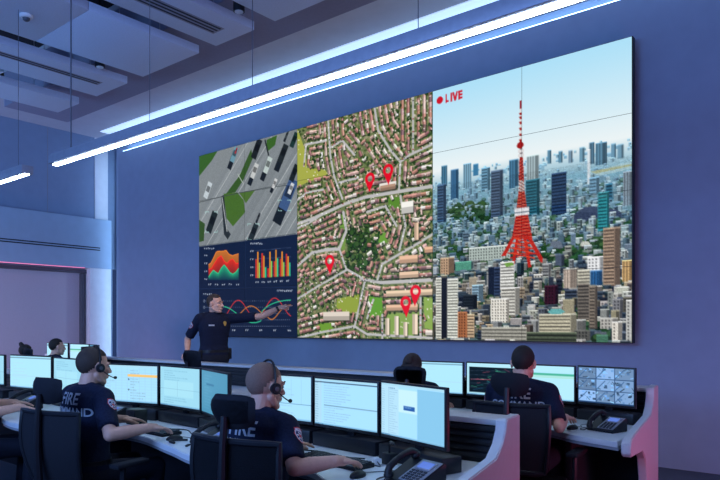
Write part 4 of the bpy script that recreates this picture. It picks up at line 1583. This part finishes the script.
def person(label, x, y, rz, arms, head_yaw=0, head_pitch=0, lean=.04, hair='dark', skin='fair', seated=True, scale=1.0, headset=False,
           text=True, voxel=.005, style='short', side_patch=1, rise=0.0, turn=0.0, seat_drop=0.0):
    """arms: {'R': (elbow, wrist, hand direction, curl), 'L': ...} in world coordinates"""
    t = thing('person', label, 'person', (x, y, 0), rz, 'people in navy uniform')
    Wi = Matrix.Rotation(-rz, 4, 'Z') @ Matrix.Translation((-x, -y, 0))
    hz_ = (.53 if seated else .95) * scale + rise
    dz = hz_ - .53 * scale
    K = scale

    def pt(px, py, pz):
        f = max(0, pz - .53) / .55
        return Vector((px * K, (py + lean * f) * K, pz * K + dz))

    def ring(cy, z, rx, ry, g=0):
        p = pt(0, cy, z)
        return (p.x, p.y, p.z, rx * K + g, ry * K + g)
    trunk = [(0, .46, .155, .115), (0, .50, .180, .132), (0, .58, .182, .130), (0, .68, .165, .112), (.005, .78, .172, .114), (.008, .88, .190, .124), (.004, .96, .198, .122), (-.004, 1.015, .185, .108), (-.008, 1.05, .135, .088), (-.008, 1.075, .085, .072)]
    sh = {}
    for s, k in ((1, 'R'), (-1, 'L')):
        sh[k] = pt(s * .185, -.004, 1.005)
    nb = pt(0, -.008, 1.06)
    hc = pt(0, .028, 1.192)
    Mh = Matrix.Translation(hc) @ Matrix.Rotation(head_yaw, 4, 'Z') @ Matrix.Rotation(head_pitch, 4, 'X') @ Matrix.Diagonal((K, K, K, 1))
    # one continuous body: head, neck, trunk, arms and hands
    b = MB()
    b.loft([ring(cy, z, rx - .016, ry - .016) for cy, z, rx, ry in trunk])
    head_shape(b, Mh)
    b.limb([nb, Mh @ Vector((0, -.018, -.055))], [.058 * K, .054 * K])
    arm = {}
    for s, k in ((1, 'R'), (-1, 'L')):
        e, w_, hd, curl, kind = arms[k]
        e, w_ = Wi @ Vector(e), Wi @ Vector(w_)
        hd = Wi.to_3x3() @ Vector(hd)
        arm[k] = (e, w_)
        b.limb([sh[k], bez(sh[k], e, .55), e], [.050 * K, .043 * K, .038 * K])
        b.limb([e, bez(e, w_, .35), w_], [.039 * K, .041 * K, .027 * K])
        nn = Vector((0, 0, 1)) if kind != 'point' else Wi.to_3x3() @ Vector((.25, -.3, 1))
        hand(b, w_, hd, nn, curl, s, K, point=(kind == 'point'))
    body = b.fuse('body', SKIN[skin], t, voxel=.0034 if voxel < .007 else voxel, smooth=3)
    # shirt with short sleeves
    b = MB()
    b.loft([ring(cy, z, rx, ry, .008) for cy, z, rx, ry in trunk[1:]])
    for k in 'RL':
        e, w_ = arm[k]
        b.limb([sh[k], bez(sh[k], e, .5), bez(sh[k], e, .84)], [.066 * K, .062 * K, .060 * K], end=False)
    for s in (-1, 1):
        b.limb([pt(s * .05, -.01, 1.06), pt(s * .185, -.004, 1.015)], [.040 * K, .058 * K])
    b.loft([(nb.x, nb.y + (.006 + lean * .02) * K, nb.z - .02 * K, .076 * K, .074 * K), (nb.x, nb.y + .012 * K, nb.z + .028 * K, .066 * K, .068 * K)])
    shirt = b.fuse('shirt', NAVY, t, voxel=.008 if voxel < .007 else .011, smooth=5)
    # trousers and shoes
    b = MB()
    b.loft([ring(0, z, rx, ry, .011) for z, rx, ry in ((.455, .165, .12), (.50, .182, .134), (.56, .180, .128), (.60, .172, .122))])
    feet = []
    for s in (-1, 1):
        hip = pt(s * .092, .0, .52)
        if seated:
            kn, an = pt(s * .13, .44, .515), pt(s * .13, .40, .11)
            kn.z, an.z = .515 * K + dz, .11
        else:
            kn, an = pt(s * .10, .02, .08), pt(s * .11, -.01, .0)
            kn.z, an.z = .50 * K, .10
        b.limb([hip, bez(hip, kn, .5), kn], [.092 * K, .082 * K, .066 * K])
        b.limb([kn, bez(kn, an, .4), an], [.064 * K, .060 * K, .048 * K], end=False)
        feet.append(an)
    b.fuse('trousers', TROUSER, t, voxel=.012, smooth=5)
    for an in feet:
        f = MB().limb([Vector((an.x, an.y - .03, .055)), Vector((an.x, an.y + .06, .05)), Vector((an.x, an.y + .17, .035))], [.048, .045, .034])
        bmesh.ops.bisect_plane(f.bm, geom=f.bm.verts[:] + f.bm.edges[:] + f.bm.faces[:], plane_co=(0, 0, .003), plane_no=(0, 0, -1), clear_outer=True)
        f.build('shoe', LEATHER, t)
    p = pt(0, 0, .60)
    bl = MB().loft([(p.x, p.y, p.z - .022, .188 * K, .136 * K), (p.x, p.y, p.z + .022, .186 * K, .134 * K)])
    bl.build('belt', LEATHER, t)
    # hair, brows, eyes
    if style == 'short':
        def hl(c):
            z = c.z + .004 * math.sin(c.y * 210 + c.x * 170)
            if c.y > .03:
                return z > .074 - .010 * min(1, abs(c.x) / .05)
            if c.y > .004:
                return z > (.060 if abs(c.x) < .05 else .034)
            if c.y > -.045:
                return z > .026 - (.004 - c.y) * 1.3
            return z > -.052
        hair_cap(Mh, hl, HAIR[hair], t, 1.04)
    elif style == 'shaved':
        hl = lambda c: c.z > (.055 if c.y > .045 else (.055 - (.045 - c.y) * .6 if c.y > -.04 else -.050))
        hair_cap(Mh, hl, HAIR[hair], t, 1.012)
    elif style in ('bun', 'tuft'):
        hl = lambda c: c.z > (.045 if c.y > .05 else -.055)
        h_ = hair_cap(Mh, hl, HAIR[hair], t, 1.10, thick=.01)
        bn = MB()
        if style == 'bun':
            bn.sphere(Mh @ Vector((0, -.105, .055)), (.042, .036, .040)).sphere(Mh @ Vector((.012, -.115, .075)), (.028, .026, .024))
            bn.limb([Mh @ Vector((.066, -.045, .0)), Mh @ Vector((.070, -.05, -.08)), Mh @ Vector((.064, -.07, -.15))], [.026, .024, .016])
            bn.limb([Mh @ Vector((-.066, -.045, .0)), Mh @ Vector((-.068, -.05, -.08)), Mh @ Vector((-.06, -.07, -.14))], [.026, .024, .016])
        else:
            bn.limb([Mh @ Vector((0, -.06, .10)), Mh @ Vector((-.03, -.07, .135)), Mh @ Vector((-.075, -.06, .15))], [.036, .03, .012])
        bn.fuse('hair_bun', HAIR[hair], t, voxel=.006)
    for s in (-1, 1):
        ey = MB().sphere(Mh @ Vector((s * .031, .0805, .002)), (.0105 * K, .0085 * K, .0055 * K), Mh.to_3x3().normalized().to_4x4()).build('eye', EYEW, t)
        MB().sphere(Mh @ Vector((s * .031, .0895, .002)), .0048 * K).build('iris', EYED, ey)
        MB().tube([Mh @ Vector((s * .013, .1005, .026)), Mh @ Vector((s * .032, .0965, .030)), Mh @ Vector((s * .050, .0805, .025))], [.0035, .0042, .0025], 8).build('eyebrow', HAIR['dark'], t)
    if headset:
        hs = []
        for k in range(15):
            a = PI * k / 14
            hs.append(Mh @ Vector((math.cos(a) * .088, -.004 + .012 * math.sin(a), .004 + math.sin(a) * .132)))
        hd = MB().tube(hs, .0055, 8).build('headset', BLACK, t)
        for s in (-1, 1):
            MB().tube([Mh @ Vector((s * .080, -.002, -.006)), Mh @ Vector((s * .088, -.002, -.006)), Mh @ Vector((s * .102, -.002, -.006)), Mh @ Vector((s * .106, -.002, -.006))], [.024, .028, .028, .022], 18).build('ear_cup', BLACK, hd)
            MB().tube([Mh @ Vector((s * .1055, -.002, -.006)), Mh @ Vector((s * .1085, -.002, -.006))], [.012, .010], 16).build('cup_ring', GREY, hd)
        MB().tube(smooth3([Mh @ Vector((.098, .012, -.022)), Mh @ Vector((.097, .055, -.050)), Mh @ Vector((.080, .100, -.066)), Mh @ Vector((.058, .122, -.066))]), .0032, 8).build('microphone_boom', BLACK, hd)
        MB().sphere(Mh @ Vector((.055, .124, -.066)), (.010, .012, .010)).build('microphone', BLACK, hd)
    X, Y, Zv = Vector((1, 0, 0)), Vector((0, 1, 0)), Vector((0, 0, 1))
    if text:
        wrap_text('back_lettering', 'FIRE', .100 * K, pt(0, -.5, .998), X, Zv, Y, shirt, t, PRINT)
        wrap_text('back_lettering', 'COMMAND', .070 * K, pt(0, -.5, .922), X, Zv, Y, shirt, t, PRINT)
    im, mk = patch_img(True)
    for s, k in ((1, 'R'), (-1, 'L')):
        e, w_ = arm[k]
        ax = (e - sh[k]).normalized()
        c = bez(sh[k], e, .36)
        Dd = Vector((-s, 0, 0)) if abs(ax.x) < .8 else Vector((0, .6, -.8))
        Dd = (Dd - ax * Dd.dot(ax)).normalized()
        Vv = -ax
        Uu = Vv.cross(-Dd) * 1
        wrap_grid('shoulder_patch', im, mk, (.078 * K, .096 * K), c - Dd * .2, Uu, Vv, Dd, shirt, t, PATCH)
    return t, shirt, body, pt, Mh, arm


FWD = (-.05, 1, -.05)
person('seated person with short brown hair and headset at the left station of the front desk', -3.97, 2.12, R(2),
       {'R': ((-3.56, 2.06, .815), (-3.53, 2.31, .832), (.02, 1, -.16), .35, ''), 'L': ((-4.25, 2.24, .82), (-4.07, 2.44, .822), (.3, 1, -.1), .25, '')},
       head_yaw=R(-4), head_pitch=R(-4), hair='brown', headset=True, lean=.03)
person('seated person with shaved head and headset in the chair nearest the viewer', -2.40, 2.13, R(4),
       {'R': ((-2.09, 2.10, .815), (-1.99, 2.28, .832), (.1, 1, -.16), .35, ''), 'L': ((-2.72, 2.34, .82), (-2.54, 2.50, .822), (.25, 1, -.1), .25, '')},
       head_yaw=R(-12), head_pitch=R(-6), hair='stubble', style='shaved', headset=True, lean=.05, rise=.004, scale=.965)
person('seated person with dark hair in the right chair of the rear desk', -1.99, 4.17, R(10),
       {'R': ((-1.69, 4.10, .80), (-1.75, 4.33, .832), (.0, 1, -.16), .35, ''), 'L': ((-2.28, 4.30, .81), (-2.10, 4.45, .822), (.25, 1, -.1), .25, '')},
       head_yaw=R(4), head_pitch=R(-6), hair='dark', lean=.03)
person('seated person with hair in a bun, half hidden behind a headrest', -2.99, 4.30, R(24),
       {'R': ((-2.70, 4.34, .80), (-2.82, 4.52, .832), (-.1, 1, -.16), .35, ''), 'L': ((-3.26, 4.30, .81), (-3.16, 4.52, .822), (.1, 1, -.1), .25, '')},
       head_yaw=R(-10), head_pitch=R(-10), hair='brown', style='bun', lean=.05, scale=.91, rise=.03)
person('person cut by the left edge, only forearms and hands on the desk showing', -5.45, 1.98, R(-14),
       {'R': ((-5.19, 1.98, .80), (-5.18, 2.25, .832), (.15, 1, -.16), .35, ''), 'L': ((-5.72, 2.18, .82), (-5.66, 2.40, .822), (.3, 1, -.1), .25, '')},
       hair='dark', lean=.05)
person('far left seated person with short dark hair seen in profile beyond the front desk', -8.95, 4.34, R(-4),
       {'R': ((-8.66, 4.34, .80), (-8.76, 4.55, .832), (0, 1, -.16), .35, ''), 'L': ((-9.24, 4.36, .81), (-9.12, 4.56, .822), (.1, 1, -.1), .25, '')},
       head_yaw=R(-6), hair='dark', lean=.02, voxel=.008, text=False, scale=.97, rise=.004)
person('far left seated person, only a tuft of dark hair showing above a monitor', -9.78, 4.28, R(0),
       {'R': ((-9.49, 4.30, .78), (-9.60, 4.50, .832), (0, 1, -.16), .3, ''), 'L': ((-10.07, 4.30, .78), (-9.94, 4.50, .822), (.1, 1, -.1), .25, '')},
       hair='dark', style='tuft', lean=.04, voxel=.008, text=False, scale=.86, rise=.05)

# the standing person who points at the screen
ox, oy = -7.16, 5.66
fx = math.atan2(-.272, .962) - PI / 2          # facing the viewer's right
t, shirt, body, pt, Mh, arm = person('standing person in navy uniform with gold badge pointing at the video wall charts', ox, oy, fx,
       {'R': ((-7.47, 5.46, 1.27), (-7.30, 5.33, 1.10), (.55, -.75, -.35), .5, ''), 'L': ((-6.67, 6.07, 1.58), (-6.50, 6.25, 1.70), (.80, .66, .30), .2, 'point')},
       head_yaw=R(36), hair='brown', seated=False, scale=1.085, lean=.0, text=False)
K = 1.085
X, Zv, Yb = Vector((1, 0, 0)), Vector((0, 0, 1)), Vector((0, -1, 0))
S = Pic(40, 48, (0, 0, 0))
S.poly([(20, 1), (33, 5), (37, 18), (30, 36), (20, 46), (10, 36), (3, 18), (7, 5)], (255, 255, 255))
mk = S.a[:, :, 0] > .5
im = Pic(40, 48, (232, 190, 96))
im.disc(20, 20, 9, 9, (250, 236, 190)); im.disc(20, 20, 5, 5, (150, 110, 50))
wrap_grid('badge', im.a[::2, ::2], mk[::2, ::2], (.062, .075), pt(-.088, .5, .945), -X, Zv, Yb, shirt, t, GOLD, .006)
S = Pic(40, 12, (220, 222, 228))
wrap_grid('name_tag', S.a[::2, ::2], np.ones((6, 20), bool), (.075, .02), pt(.085, .5, .925), -X, Zv, Yb, shirt, t, SILVER, .005)
e, w_ = arm['L']
d_ = (w_ - e).normalized()
MB().tube([w_ - d_ * .05, w_ - d_ * .02], [.036, .035], 16).build('wrist_watch', BLACK, t)
for px_, w2, h2 in ((-.19, .05, .15), (-.165, .06, .09), (.185, .05, .11)):
    p = pt(px_, .03, .58)
    MB().box((p.x, p.y, p.z - .01), (w2, .07, h2), bevel=.012).build('belt_pouch', LEATHER, t)
